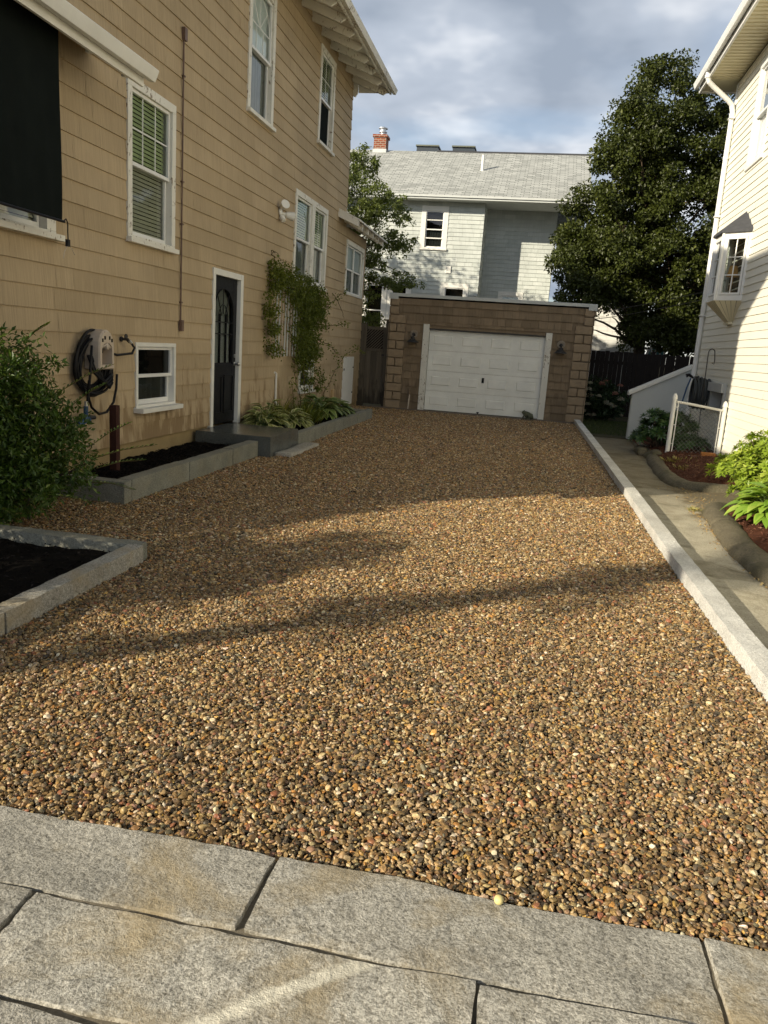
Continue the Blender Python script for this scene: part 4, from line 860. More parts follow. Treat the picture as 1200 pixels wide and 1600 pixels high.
mb.add(vs, [tuple(range(k)), tuple(reversed(range(k, 2*k)))]+[(i, (i+1) % k, k+(i+1) % k, k+i) for i in range(k)]); mb.build('gutter', M['white_vinyl'], CH)
mb = MB(); slab([(2.66, 3.4, 7.20), (2.66, 18.02, 7.20), (7.6, 13.1, 9.6), (7.6, 8.3, 9.6)], .03); slab([(2.66, 18.02, 7.20), (12.6, 18.02, 7.2), (7.6, 13.1, 9.6)], .03); slab([(12.6, 3.4, 7.2), (2.66, 3.4, 7.2), (7.6, 8.3, 9.6)], .03); slab([(12.6, 18.02, 7.2), (12.6, 3.4, 7.2), (7.6, 8.3, 9.6), (7.6, 13.1, 9.6)], .03)
mb.build('roof', M['roof_dark'], CH)
mb = MB(); mb.tube([(2.66, 16.98, 7.08), (2.66, 16.98, 6.98), (2.70, 17.0, 6.90), (2.80, 17.04, 6.83), (3.12, 17.14, 6.62), (3.20, 17.17, 6.55), (3.235, 17.18, 6.42), (3.235, 17.18, 1.55), (3.235, 17.18, .25)], .047, 12)
for z in (6.3, 4.5, 2.6, .9): mb.fbox(FC, 17.10, 17.26, z, z+.03, .015, .118)
for p in ((2.66, 16.98, 6.99), (3.235, 17.18, 6.38), (3.235, 17.18, 5.6)): mb.lathe((p[0], p[1], p[2]-.03), [(.053, 0), (.053, .05)], 12)
mb.build('downspout', M['white_vinyl'], CH)
window(CH, FC, *cwin, cw=.10, old='white_vinyl', up='sheer_dim', lo='sheer', proj=.012, label='upper window with sheer curtains on the cream wall', sill=True)
# basement window with grey hood
mb = MB(); a, b, c, d = cvent; rect_frame(mb, FC, a, b, c, d, .09, -.15, .05, .04, .02); mb.fbox(FC, a, b, d-.16, d, .05, .10); wv = mb.build('basement_window', m_plain('grey_painted_wood', (.42, .43, .42), .6, .3), CH, .004)
mb = MB(); mb.fbox(FC, a+.09, b-.09, c+.04, d-.02, -.16, -.14); mb.build('glass_pane', M['glass_dark'], wv)
mb = MB(); mb.fbox(FC, a+.09, a+.5, c+.04, d-.02, -.22, -.20); mb.build('curtain', M['sheer'], wv); mb = MB(); mb.fbox(FC, a, b, c, d, -.35, -.30); mb.build('reveal', M['room'], wv)
# bay window
bd = .38; BZ0, BZ1 = 2.73, 3.88; yA, yB, yC, yD = 14.37, 14.66, 15.28, 15.57
P_ = [(RX, yA), (RX-bd, yB), (RX-bd, yC), (RX, yD)]
bay = None
mb = MB()
def bayface(p, q):
    U = Vector((q[0]-p[0], q[1]-p[1], 0)); L = U.length; U.normalize(); Nn = Vector((-U.y, U.x, 0))
    if Nn.x > 0: Nn = -Nn
    return frame((p[0], p[1], 0), U, Nn), L
for p, q in zip(P_[:-1], P_[1:]):
    Fb, L = bayface(p, q); rect_frame(mb, Fb, 0, L, BZ0, BZ1, .055, -.04, .0, .09, .11)
for p in P_[1:3]: mb.lathe((p[0], p[1], BZ0), [(.03, 0), (.03, BZ1-BZ0)], 8)
bay = mb.build('bay_window', M['white_vinyl'], CH, .003)
for i, (p, q) in enumerate(zip(P_[:-1], P_[1:])):
    Fb, L = bayface(p, q); sa = MB(); rect_frame(sa, Fb, .06, L-.06, BZ0+.095, BZ1-.115, .035, -.035, .012); sa.build('sash', M['white_vinyl'], bay, .002)
    g = MB(); g.face([Fb(.06, BZ0+.1, -.02), Fb(L-.06, BZ0+.1, -.02), Fb(L-.06, BZ1-.12, -.02), Fb(.06, BZ1-.12, -.02)]); g.build('glass_pane', M['glass'], bay, fix=False)
    if True:
        mm = MB(); m0, m1 = BZ0+.13, BZ1-.15
        if i != 1: mm.fbox(Fb, L/2-.008, L/2+.008, m0, m1, -.018, -.008)
        else:
            for qq in (1/3, 2/3): mm.fbox(Fb, L*qq-.008, L*qq+.008, m0, m1, -.018, -.008)
        for qq in (1/3, 2/3): w = m0+(m1-m0)*qq; mm.fbox(Fb, .09, L-.09, w-.008, w+.008, -.019, -.007)
        mm.build('muntin', M['white_vinyl'], bay)
mb = MB(); ap = (RX, 14.97, 4.26); e_ = .05
top = [(RX, yA-e_, BZ1), (RX-bd-e_, yB-e_*.6, BZ1), (RX-bd-e_, yC+e_*.6, BZ1), (RX, yD+e_, BZ1)]
mb.add(top+[ap]+[(x, y, z-.045) for x, y, z in top], [(0, 1, 4), (1, 2, 4), (2, 3, 4), (0, 5, 6, 1), (1, 6, 7, 2), (2, 7, 8, 3), (5, 8, 7, 6)])
br = mb.build('roof', M['roof_dark'], bay)
mb = MB(); bt = [(RX, yA-.02), (RX-bd-.02, yB-.02), (RX-bd-.02, yC+.02), (RX, yD+.02)]; bb = [(RX, 14.76), (RX-.07, 14.80), (RX-.07, 15.08), (RX, 15.12)]
mb.box(RX-.08, RX, 14.74, 15.14, 2.355, 2.39)
for i in range(3):
    for s in range(5):
        a0, a1 = s/5, (s+.93)/5
        if i == 1: lerp = lambda t: (bt[1][0], bt[1][1]+(bt[2][1]-bt[1][1])*t, bb[1][0], bb[1][1]+(bb[2][1]-bb[1][1])*t)
        else: lerp = lambda t: (bt[i][0]+(bt[i+1][0]-bt[i][0])*t, bt[i][1]+(bt[i+1][1]-bt[i][1])*t, bb[i][0]+(bb[i+1][0]-bb[i][0])*t, bb[i][1]+(bb[i+1][1]-bb[i][1])*t)
        A, B = lerp(a0), lerp(a1); mb.face([(A[2], A[3], 2.39), (B[2], B[3], 2.39), (B[0], B[1], BZ0), (A[0], A[1], BZ0)])
mb.build('corbel', M['soffit_vinyl'], bay, fix=False)
mb = MB(); s = .985
mb.add([(RX-.0, yA+.01, BZ0-.002), (RX-bd+.01, yB, BZ0-.002), (RX-bd+.01, yC, BZ0-.002), (RX, yD-.01, BZ0-.002), (RX-.01, 14.78, 2.40), (RX-.06, 14.82, 2.40), (RX-.06, 15.06, 2.40), (RX-.01, 15.10, 2.40)], [(0, 1, 5, 4), (1, 2, 6, 5), (2, 3, 7, 6), (0, 3, 2, 1)])
mb.build('corbel_core', M['dark'], bay, fix=False)
mb = MB(); mb.box(RX-.012, RX-.009, yA+.05, yD-.05, BZ0+.05, BZ1-.05); mb.build('reveal', M['room'], bay)
mb = MB(); mb.lathe((RX-.15, 14.66, BZ0+.02), [(.04, 0), (.05, .05), (.02, .1), (.02, .38), (.045, .40)], 12); mb.lathe((RX-.15, 14.66, BZ0+.40), [(.10, 0), (.06, .18)], 16); mb.build('table_lamp', m_plain('amber_lampshade', (.55, .30, .10), .7, .3), bay)
mb = MB(); mb.box(RX-bd+.03, RX-.015, yB-.02, yC, BZ0+.09, BZ0+.11); mb.build('window_shelf', M['white'], bay)
# ---- pale stair wall
PW = thing('stair_wall', (2.7, 17.6, 0), 'pale stuccoed stair wall with a sloping cap at the corner of the cream house', 'wall')
mb = MB(); mb.hexa([(2.13, 17.6, -.15), (3.29, 17.6, -.15), (3.29, 17.78, -.15), (2.13, 17.78, -.15), (2.13, 17.6, .95), (3.29, 17.6, 1.56), (3.29, 17.78, 1.56), (2.13, 17.78, .95)]); mb.build('wall', M['stucco'], PW, .01)
mb = MB(); mb.hexa([(2.05, 17.54, .90), (3.285, 17.54, 1.55), (3.285, 17.84, 1.55), (2.05, 17.84, .90), (2.05, 17.54, .99), (3.285, 17.54, 1.64), (3.285, 17.84, 1.64), (2.05, 17.84, .99)]); mb.build('coping', M['white'], PW, .012)

# ---- white chain link gate
CG_ = thing('chain_link_gate', (2.85, 14.1, 0), 'short white chain link fence panel between two posts in the mulch bed', 'fence')
for x, y, zt_, z0 in ((2.41, 14.1, 1.03, 0.0), (3.235, 14.1, .96, .05)):
    mb = MB(); mb.lathe((x, y, z0), [(.038, 0), (.038, zt_-z0), (.045, zt_-z0+.002), (.045, zt_-z0+.03), (.034, zt_-z0+.07), (.012, zt_-z0+.10)], 14); mb.build('fence_post', M['white'], CG_, smooth=False)
mb = MB(); mb.tube([(2.44, 14.08, .99), (2.7, 14.08, .965), (3.2, 14.08, .90)], .022, 8); mb.build('top_rail', M['white_old'], CG_)
for xx, sg in ((2.475, 1), (3.17, -1)):
    mb = MB(); mb.tube([(xx, 14.07, .08), (xx, 14.07, .97 if sg > 0 else .89)], .010, 6)
    for z in (.28, .6, .9): mb.tube([(xx-sg*.06, 14.07, z), (xx+sg*.01, 14.07, z)], .008, 6)
    mb.build('tension_bar', M['white'], CG_)
mb = MB(); x0_, x1_, z0_, z1_ = 2.475, 3.17, .12, .95; st = .072
for sgn in (1, -1):
    for i in range(-16, 26):
        xs_ = x0_+i*st; pts = []
        for kx in range(0, 80):
            z = z0_+kx*st/2
            x = xs_+sgn*kx*st/2
            if x0_ <= x <= x1_ and z <= z1_-(x-x0_)*.1: pts.append((x, 14.07+(.004 if kx % 2 else -.004), z))
        if len(pts) > 1: mb.tube(pts, .0024, 4, cap=False)
mb.build('wire_mesh', m_plain('dull_wire', (.16, .16, .15), .5, .4), CG_)
# shepherd hook, hung hose, pots, bricks
SH = MB(); hx, hy = 3.02, 15.0; SH.tube([(hx+.03, hy, .1), (hx, hy, 1.85)]+[(hx+.055-.055*math.cos(math.radians(q)), hy, 1.85+.075*math.sin(math.radians(q))) for q in range(0, 181, 20)]+[(hx+.125, hy, 1.72), (hx+.12, hy, 1.66), (hx+.085, hy, 1.68)], .009, 7)
setp(SH.build('shepherd_hook', M['iron']), 'thin black shepherd hook standing against the cream wall', 'hook')
HH = thing('hose_hanger', (3.12, 15.75, 1.2), 'wall hanger on the cream house carrying a thick coil of grey hose', 'hose hanger')
mb = MB(); mb.box(3.0, 3.29, 15.7, 15.8, 1.30, 1.34); mb.box(3.0, 3.03, 15.66, 15.84, 1.28, 1.42); mb.build('bracket', M['iron'], HH); mb = MB(); rg = random.Random(9)
for i in range(14):
    xx = 2.98+.02*i; rz_ = .27+rg.uniform(-.04, .04); ry = .20+rg.uniform(-.04, .04); cz = 1.12-.02*(i % 3)
    mb.tube([(xx+.01*math.sin(math.radians(q)), 15.72+ry*math.cos(math.radians(q)), cz+rz_*math.sin(math.radians(q))) for q in range(0, 361, 15)], .015, 6, cap=False)
mb.build('hose', m_plain('dark_grey_hose', (.05, .055, .055), .5, .4), HH, smooth=True)
BN = thing('spray_nozzle', (2.86, 15.6, 1.2), 'blue and black watering wand hanging beside the hose coil', 'watering wand')
mb = MB(); mb.tube([(2.90, 15.6, 1.38), (2.85, 15.6, 1.20), (2.80, 15.6, .90)], .014, 8); mb.build('shaft', M['blue'], BN); mb = MB(); mb.tube([(2.94, 15.6, 1.39), (2.86, 15.6, 1.44), (2.81, 15.6, 1.42)], [.02, .03, .04], 10); mb.build('spray_head', M['rubber'], BN)
mb = MB(); rock(mb, 2.90, 3.13, 13.75, 13.86, .07, .20, .04, .005, 55, r=.01); setp(mb.build('brick', M['orange']), 'orange terracotta brick lying in the mulch below the chain link', 'brick')
mb = MB(); rock(mb, 2.66, 2.90, 13.65, 13.80, .04, .14, .05, .02, 56, r=.04, jit=.02); setp(mb.build('rock', M['granite_bed'], None, smooth=True), 'rounded grey stone in the red mulch before the fence panel', 'stone')
mb = MB(); rock(mb, 2.15, 2.33, 13.95, 14.35, -.05, .13, .05, .02, 57, r=.04, jit=.03); setp(mb.build('rock', M['kerb'], None, smooth=True), 'mossy stone at the foot of the left white fence post', 'stone')
mb = MB(); rock(mb, 1.98, 2.15, 14.5, 15.2, -.05, .10, .05, .02, 58, r=.04, jit=.03); setp(mb.build('rock', M['kerb'], None, smooth=True), 'long mossy stone edging the walkway below the dark shrub', 'stone')
# rounded concrete kerbs round the beds
def kerb_path(name, pts, r0, label, seed):
    # catmull resample
    P = [Vector(p) for p in pts]; out = []
    for i in range(len(P)-1):
        a, b, c, d = P[max(i-1, 0)], P[i], P[i+1], P[min(i+2, len(P)-1)]
        for s in range(24):
            t = s/24; out.append(.5*((2*b)+(c-a)*t+(2*a-5*b+4*c-d)*t*t+(3*b-a-3*c+d)*t**3))
    out.append(P[-1]); mb = MB(); vs = []; K = 12
    for i, p in enumerate(out):
        t = (out[min(i+1, len(out)-1)]-out[max(i-1, 0)]).normalized(); s = Vector((t.y, -t.x, 0))
        for j in range(K+1):
            a = math.pi*j/K; rr_ = r0*(1+.16*noise.noise(Vector((p.x*2+seed, p.y*2, j*.3)))+.07*noise.noise(Vector((p.x*7+seed, p.y*7, j*.8))))*(1-.16*math.exp(-((((p.x*.6+p.y) % 1.15)-.5)/.022)**2))
            q = p+s*(math.cos(a)*rr_*1.05); z = -.05+math.sin(a)**.8*(rr_*.92)+.006*noise.noise(Vector((p.x*9, p.y*9, j*1.1)))
            vs.append((q.x, q.y, z))
    mb.add(vs, [(i*(K+1)+j, i*(K+1)+j+1, (i+1)*(K+1)+j+1, (i+1)*(K+1)+j) for i in range(len(out)-1) for j in range(K)])
    mb.add([vs[j] for j in range(K+1)], [tuple(range(K+1))]); n_ = (len(out)-1)*(K+1); mb.add([vs[n_+j] for j in range(K+1)], [tuple(reversed(range(K+1)))])
    o = mb.build(name, M['kerb'], None, smooth=True); setp(o, label, 'kerb', 'rounded concrete kerbs of the beds by the walkway'); return o
kerb_path('bed_kerb', [(2.30, 17.0, 0), (2.22, 14.5, 0), (2.13, 13.0, 0), (2.09, 12.0, 0), (2.12, 11.3, 0), (2.26, 11.02, 0), (2.6, 11.02, 0), (3.28, 11.08, 0)], .135, 'rounded mossy concrete kerb curving round the red mulch bed', 3)
kerb_path('bed_kerb', [(3.28, 9.55, 0), (2.7, 9.52, 0), (2.32, 9.40, 0), (2.17, 9.05, 0), (2.12, 8.4, 0), (2.05, 7.4, 0), (2.08, 6.3, 0), (2.12, 4.8, 0), (2.12, 3.0, 0)], .145, 'rounded concrete kerb along the walkway below the sunlit shrub', 8)

# ---- dark fence behind
FD = thing('board_fence', (3.2, 24.6, 0), 'tall nearly black board fence with narrow gaps behind the hydrangea', 'fence')
mb = MB(); x = 1.10; rg = random.Random(8)
while x < 8.5: w_ = .135; mb.box(x, x+w_-rg.choice((.003, .008, .014, .004)), 24.60, 24.625, -.1, 1.87+rg.uniform(-.02, .02)); x += w_
mb.build('board_panel', M['black_wood'], FD)
mb = MB()
for z in (.35, 1.5): mb.box(1.05, 8.5, 24.626, 24.68, z, z+.09)
mb.build('rail', M['black_wood'], FD)
for x in (1.05, 3.4, 5.8): mb = MB(); mb.box(x, x+.09, 24.68, 24.77, -.1, 1.95); mb.build('fence_post', M['black_wood'], FD)
# ---- white house far behind
WH = thing('white_house', (2.5, 29.3, 0), 'sunlit white shingled house glimpsed below the big tree', 'house')
mb = MB(); rng = random.Random(12); FWH = frame((0, 29.3, 0), (1, 0, 0), (0, -1, 0)); courses(mb, FWH, 1.5, 3.45, -.1, 4.6, .16, .012, (.25, .5), [], rng, gap=.008); mb.box(1.5, 3.42, 29.32, 36, -.1, 4.6)
mb.build('wall', m_shingle('white_shingle', (.74, .74, .70), (.80, .80, .76), streak=.06, dirt_amt=0, grain=10, damp=False), WH, fix=False)
mb = MB(); mb.box(3.42, 3.55, 29.26, 29.4, -.1, 4.6); mb.build('corner_board', M['stucco'], WH)
mb = MB(); slab([(1.4, 29.0, 4.6), (3.7, 29.0, 4.6), (3.7, 32.6, 6.2), (1.4, 32.6, 6.2)], .08); slab([(3.7, 36.2, 4.6), (1.4, 36.2, 4.6), (1.4, 32.6, 6.2), (3.7, 32.6, 6.2)], .08); mb.build('roof', M['roof_dark'], WH)
PR = thing('porch_railing', (4.3, 28.6, 0), 'white slatted porch railing partly hidden behind the dark fence', 'railing')
for i in range(7):
    x = 3.75+.14*i; mb = MB(); mb.box(x, x+.04, 28.6, 28.63, 1.4, 2.22); mb.build('baluster', M['white'], PR)
mb = MB(); mb.box(3.65, 4.85, 28.585, 28.645, 2.22, 2.28); mb.build('rail', M['white'], PR)
mb = MB(); mb.hexa([(3.62, 28.5, 1.7), (3.70, 28.5, 1.7), (3.70, 28.54, 1.7), (3.62, 28.54, 1.7), (3.95, 28.5, 2.5), (4.03, 28.5, 2.5), (4.03, 28.54, 2.5), (3.95, 28.54, 2.5)]); mb.build('brace', M['white'], PR)
mb = MB(); mb.box(3.8, 4.4, 28.8, 28.9, 1.5, 2.15); mb.build('cloth_panel', m_plain('teal_fabric', (.06, .16, .17), .8, .2), PR)
# ---- wires
for z, l in ((3.60, 'upper thin service wire crossing before the big tree'), (3.38, 'lower thin service wire crossing before the big tree')):
    mb = MB(); p0, p1 = Vector((3.28, 17.25, 2.95-.0+(z-3.38)*.7)), Vector((-2.5, 29.9, z-1.2+1.2))
    mb.tube([p0.lerp(p1, t/14)+Vector((0, 0, -.55*math.sin(math.pi*t/14))) for t in range(15)], .008, 5); setp(mb.build('power_line', M['iron']), l, 'wire', 'service wires behind the cream house')
# ================================================================== FOLIAGE
def unit(a): return a/np.maximum(np.linalg.norm(a, axis=1, keepdims=True), 1e-9)
def leafmesh(name, C, D, Nn, L, Wd, lv, m, parent=None, kind='rhomb', bend=0.35, nseg=4, cup=0.15):
    """C base points, D axis dirs, Nn normals (orthogonalised), L lengths, Wd widths, lv 0..1 tone"""
    n = len(C); D = unit(D); Nn = unit(Nn-(Nn*D).sum(1, keepdims=True)*D); S = np.cross(D, Nn)
    L = np.broadcast_to(L, (n,))[:, None]; Wd = np.broadcast_to(Wd, (n,))[:, None]
    if kind == 'rhomb':
        v = np.stack([C, C+D*L*.45+S*Wd*.5+Nn*Wd*cup, C+D*L-Nn*L*bend*.3, C+D*L*.45-S*Wd*.5+Nn*Wd*cup], 1)
        fl = np.array([[0, 1, 2], [0, 2, 3]]); per = 4; ed = np.array([0, 1, 1, 1.])
    else:
        prof = np.array([0.12, .75, 1.0, .82, .45, .03]) if nseg >= 5 else np.array([.15, .85, 1.0, .6, .03]); k = len(prof)
        rows = []; e = []
        for i in range(k):
            t = i/(k-1); p = C+D*L*t*(1-.25*bend*t)-Nn*L*bend*t*t*.6
            for s in (-1, 0, 1): rows.append(p+S*Wd*.5*prof[i]*s+Nn*Wd*cup*abs(s)*prof[i]); e.append(abs(s))
        v = np.stack(rows, 1); per = 3*k; ed = np.array(e, float)
        fl = []
        for i in range(k-1):
            for s in (0, 1):
                a = i*3+s; fl.append([a, a+1, a+4, a+3])
        fl = np.array(fl)
    V = v.reshape(-1, 3); nf, fs = fl.shape
    F = (fl[None]+(np.arange(n)*per)[:, None, None]).reshape(-1)
    org = ORG.get(parent.name, Vector()) if parent else Vector(); V = V-np.array(org)[None]
    me = bpy.data.meshes.new(name); me.vertices.add(len(V)); me.vertices.foreach_set('co', V.astype(np.float32).ravel())
    me.loops.add(len(F)); me.loops.foreach_set('vertex_index', F.astype(np.int32)); me.polygons.add(n*nf)
    me.polygons.foreach_set('loop_start', (np.arange(n*nf)*fs).astype(np.int32)); me.polygons.foreach_set('loop_total', np.full(n*nf, fs, np.int32))
    me.polygons.foreach_set('use_smooth', [kind != 'rhomb']*(n*nf))
    me.update(calc_edges=True)
    a = me.attributes.new('lv', 'FLOAT', 'POINT'); a.data.foreach_set('value', np.repeat(lv, per).astype(np.float32))
    a = me.attributes.new('edge', 'FLOAT', 'POINT'); a.data.foreach_set('value', np.tile(ed, n).astype(np.float32))
    me.materials.append(m); o = bpy.data.objects.new(name, me); COL.objects.link(o)
    if parent: o.parent = parent; ORG[o.name] = org
    return o
def crown_points(blobs, nclump, cr, per, rs, shell=(.35, 1.0), flat=.75):
    """blobs: (center, radii). returns leaf base points, outward dirs, clump centres"""
    w = np.array([(r[0]*r[1]*r[2])**(2/3) for c, r in blobs]); w /= w.sum()
    bi = rs.choice(len(blobs), nclump, p=w); cc = np.array([b[0] for b in blobs], float)[bi]; rr_ = np.array([b[1] for b in blobs], float)[bi]
    d = unit(rs.normal(size=(nclump, 3))); rad = rs.uniform(shell[0]**2, shell[1]**2, nclump)**.5
    cen = cc+d*rr_*rad[:, None]
    sz_ = cr*rs.uniform(.6, 1.35, nclump)
    k = (per*rs.uniform(.5, 1.4, nclump)).astype(int); idx = np.repeat(np.arange(nclump), k); n = len(idx)
    ld = unit(rs.normal(size=(n, 3))); lr = rs.uniform(.15, 1, n)**.6
    P = cen[idx]+ld*(sz_[idx]*lr)[:, None]*np.array([1, 1, flat])
    out = unit(ld*.8+d[idx]*.5+np.array([0, 0, .35])[None])
    return P, out, cen, d, idx
def limbs(mb, base, tips, r0, rs, segs=7, droop=0.0, taper=.15):
    for tp in tips:
        b = Vector(base); t = Vector(tp); L = (t-b).length; pts = []; rad = []
        m1 = b.lerp(t, .45)+Vector((0, 0, L*.10)); 
        for i in range(segs+1):
            q = i/segs; p = b*(1-q)**2+m1*2*q*(1-q)+t*q*q
            p += Vector(rs.normal(size=3))*L*.018*(1 if 0 < i < segs else 0)
            pts.append(p); rad.append(r0*(1-q)**.8+r0*taper*q+.003)
        mb.tube(pts, rad, 6)
LG = dict(
 maple=m_leaf('dark_green_tree_leaf', (.024, .032, .006), (.062, .078, .012), (.16, .17, .03), rough=.45, trans=.22),
 airy=m_leaf('mid_green_tree_leaf', (.07, .095, .022), (.17, .21, .055), (.30, .34, .10), trans=.35),
 privet=m_leaf('privet_leaf', (.025, .055, .008), (.085, .140, .018), (.32, .36, .07), rough=.38, trans=.25, spec=.4),
 rhodo=m_leaf('rhododendron_leaf', (.03, .07, .018), (.06, .125, .03), (.12, .18, .05), rough=.35, trans=.15, spec=.45),
 bright=m_leaf('sunlit_shrub_leaf', (.15, .235, .02), (.28, .37, .035), (.44, .49, .09), rough=.35, trans=.3, spec=.45),
 hosta=m_leaf('variegated_hosta_leaf', (.09, .14, .025), (.19, .23, .045), (.30, .32, .08), edge=(.62, .60, .30), rough=.42, trans=.2),
 hosta2=m_leaf('dark_hosta_leaf', (.05, .10, .02), (.11, .17, .035), (.17, .24, .06), edge=(.32, .37, .14), rough=.4, trans=.2),
 limehosta=m_leaf('lime_hosta_leaf', (.15, .28, .03), (.26, .40, .05), (.36, .48, .08), rough=.35, trans=.3),
 vine=m_leaf('vine_leaf', (.07, .10, .014), (.17, .20, .025), (.38, .33, .06), rough=.5, trans=.3),
 dry=m_leaf('dry_leaf', (.20, .11, .04), (.40, .27, .10), (.50, .40, .18), rough=.8, trans=.1),
 hyd=m_leaf('hydrangea_leaf', (.012, .028, .010), (.030, .055, .016), None, rough=.5, trans=.15),
 petal=m_leaf('faded_petal', (.23, .24, .17), (.38, .38, .29), (.40, .24, .20), rough=.7, trans=.2),
 redpetal=m_leaf('dusky_pink_petal', (.20, .07, .055), (.34, .15, .11), (.40, .30, .2), rough=.7, trans=.2),
 yellowplant=m_leaf('yellowing_leaf', (.18, .17, .04), (.42, .38, .12), (.55, .50, .22), rough=.6, trans=.3))
def scatter_leaves(name, P, out, L, Wd, m, parent, rs, droop=.25, rnd=.7, kind='rhomb', lvb=None, **kw):
    n = len(P); D = unit(out*.6+rs.normal(size=(n, 3))*.8+np.array([0, 0, -droop])[None]); Nn = unit(out*.5+np.array([0, 0, .7])[None]+rs.normal(size=(n, 3))*rnd)
    lv = rs.beta(2, 2.4, n) if lvb is None else np.clip(rs.beta(2, 2.4, n)*.7+lvb*.3, 0, 1)
    ln = L*rs.uniform(.65, 1.3, n)
    return leafmesh(name, P, D, Nn, ln, ln*Wd, lv, m, parent, kind, **kw)

# ---- big dark tree behind the fence
rs = np.random.RandomState(3)
BT = thing('maple_tree', (3.3, 26.3, 0), 'tall dense dark green tree behind the fence, rising beside the cream house', 'tree')
blobs = [((3.0, 26.4, 8.9), (1.5, 1.7, 1.35)), ((3.7, 26.6, 7.7), (1.9, 2.0, 1.5)), ((2.3, 26.2, 7.2), (1.35, 1.6, 1.5)), ((2.0, 26.2, 5.8), (1.65, 1.7, 1.35)), ((4.1, 26.6, 6.0), (2.2, 2.2, 1.8)),
         ((1.7, 26.0, 4.5), (1.45, 1.6, 1.15)), ((3.3, 26.1, 4.5), (1.7, 1.7, 1.35)), ((4.8, 26.4, 4.0), (1.6, 1.8, 1.3)), ((1.25, 25.8, 3.55), (.9, 1.2, .62)), ((3.6, 26.2, 3.2), (1.3, 1.4, .75)), ((5.2, 26.6, 8.0), (1.5, 1.6, 1.4))]
blobs += [((4.7, 25.9, 2.8), (1.7, 1.2, .95)), ((3.5, 25.8, 2.5), (.9, .9, .6)), ((1.6, 27.0, 5.0), (1.3, 1.2, 1.2)), ((3.15, 26.4, 9.55), (1.2, 1.2, .95)), ((2.3, 26.4, 8.2), (1.0, 1.2, 1.1)), ((5.6, 26.5, 6.2), (1.3, 1.5, 1.8)), ((5.6, 26.5, 4.0), (1.2, 1.5, 1.5)), ((.95, 26.0, 4.6), (.75, 1.1, .9)), ((.85, 26.6, 5.8), (.6, 1.0, 1.0)), ((5.1, 26.0, 2.7), (1.5, 1.2, .9))]
P, out, cen, cd, idx = crown_points(blobs, 1120, .36, 175, rs, (.5, 1.05))
bright_ = rs.uniform(0, 1, len(cen))[idx]
scatter_leaves('crown', P, out, .095, .72, LG['maple'], BT, rs, droop=.35, lvb=bright_)
mb = MB(); mb.tube([(3.3, 26.3, -.2), (3.28, 26.3, 1.0), (3.2, 26.3, 2.2), (3.15, 26.35, 4.0), (3.1, 26.4, 6.0), (3.0, 26.4, 8.4)], [.26, .20, .17, .13, .09, .03], 10)
limbs(mb, (3.2, 26.3, 2.2), [cen[i] for i in rs.choice(len(cen), 16)], .07, rs); limbs(mb, (3.15, 26.35, 4.2), [cen[i] for i in rs.choice(len(cen), 22)], .06, rs)
for tp in ((1.0, 25.6, 3.0), (1.5, 25.5, 2.5), (2.0, 25.7, 3.9), (1.2, 25.8, 4.3), (2.2, 25.5, 2.9)):
    limbs(mb, (3.2, 26.3, 2.0), [tp], .05, rs)
limbs(mb, (3.1, 26.4, 6.0), [cen[i] for i in rs.choice(len(cen), 14)], .045, rs)
mb.build('trunk', M['bark'], BT, smooth=True)
# ---- airy tree behind the tan house
LT = thing('birch_tree', (-7.2, 23.6, 0), 'airy light green tree reaching out from behind the tan house', 'tree')
rs = np.random.RandomState(5)
blobs = [((-5.8, 24, 6.6), (.75, .8, .75)), ((-5.7, 23.8, 5.2), (1.0, 1.0, .7)), ((-4.9, 23.8, 5.9), (.8, .8, .35)), ((-4.5, 23.7, 5.35), (.75, .7, .28)), ((-4.5, 23.7, 4.55), (.85, .7, .32)), ((-5.2, 23.7, 4.1), (.6, .7, .45)), ((-4.6, 23.7, 3.55), (1.05, .7, .22)), ((-5.5, 23.7, 2.9), (.65, .7, .8)), ((-4.1, 23.6, 3.35), (.6, .5, .15)), ((-5.0, 23.7, 2.2), (.6, .5, .35)), ((-6.5, 24, 5), (1.2, 1.2, 2.2))]
P, out, cen, cd, idx = crown_points(blobs, 540, .18, 56, rs, (.1, 1.08), flat=.6)
scatter_leaves('crown', P, out, .078, .62, LG['airy'], LT, rs, droop=.55)
mb = MB(); mb.tube([(-7.2, 23.6, -.2), (-7.1, 23.6, 2.0), (-6.8, 23.7, 4.5), (-6.3, 23.8, 6.6)], [.13, .10, .07, .02], 8)
limbs(mb, (-7.0, 23.6, 2.6), [cen[i] for i in rs.choice(len(cen), 34)], .026, rs); limbs(mb, (-6.8, 23.7, 4.2), [cen[i] for i in rs.choice(len(cen), 40)], .022, rs)
mb.build('trunk', M['bark'], LT, smooth=True)
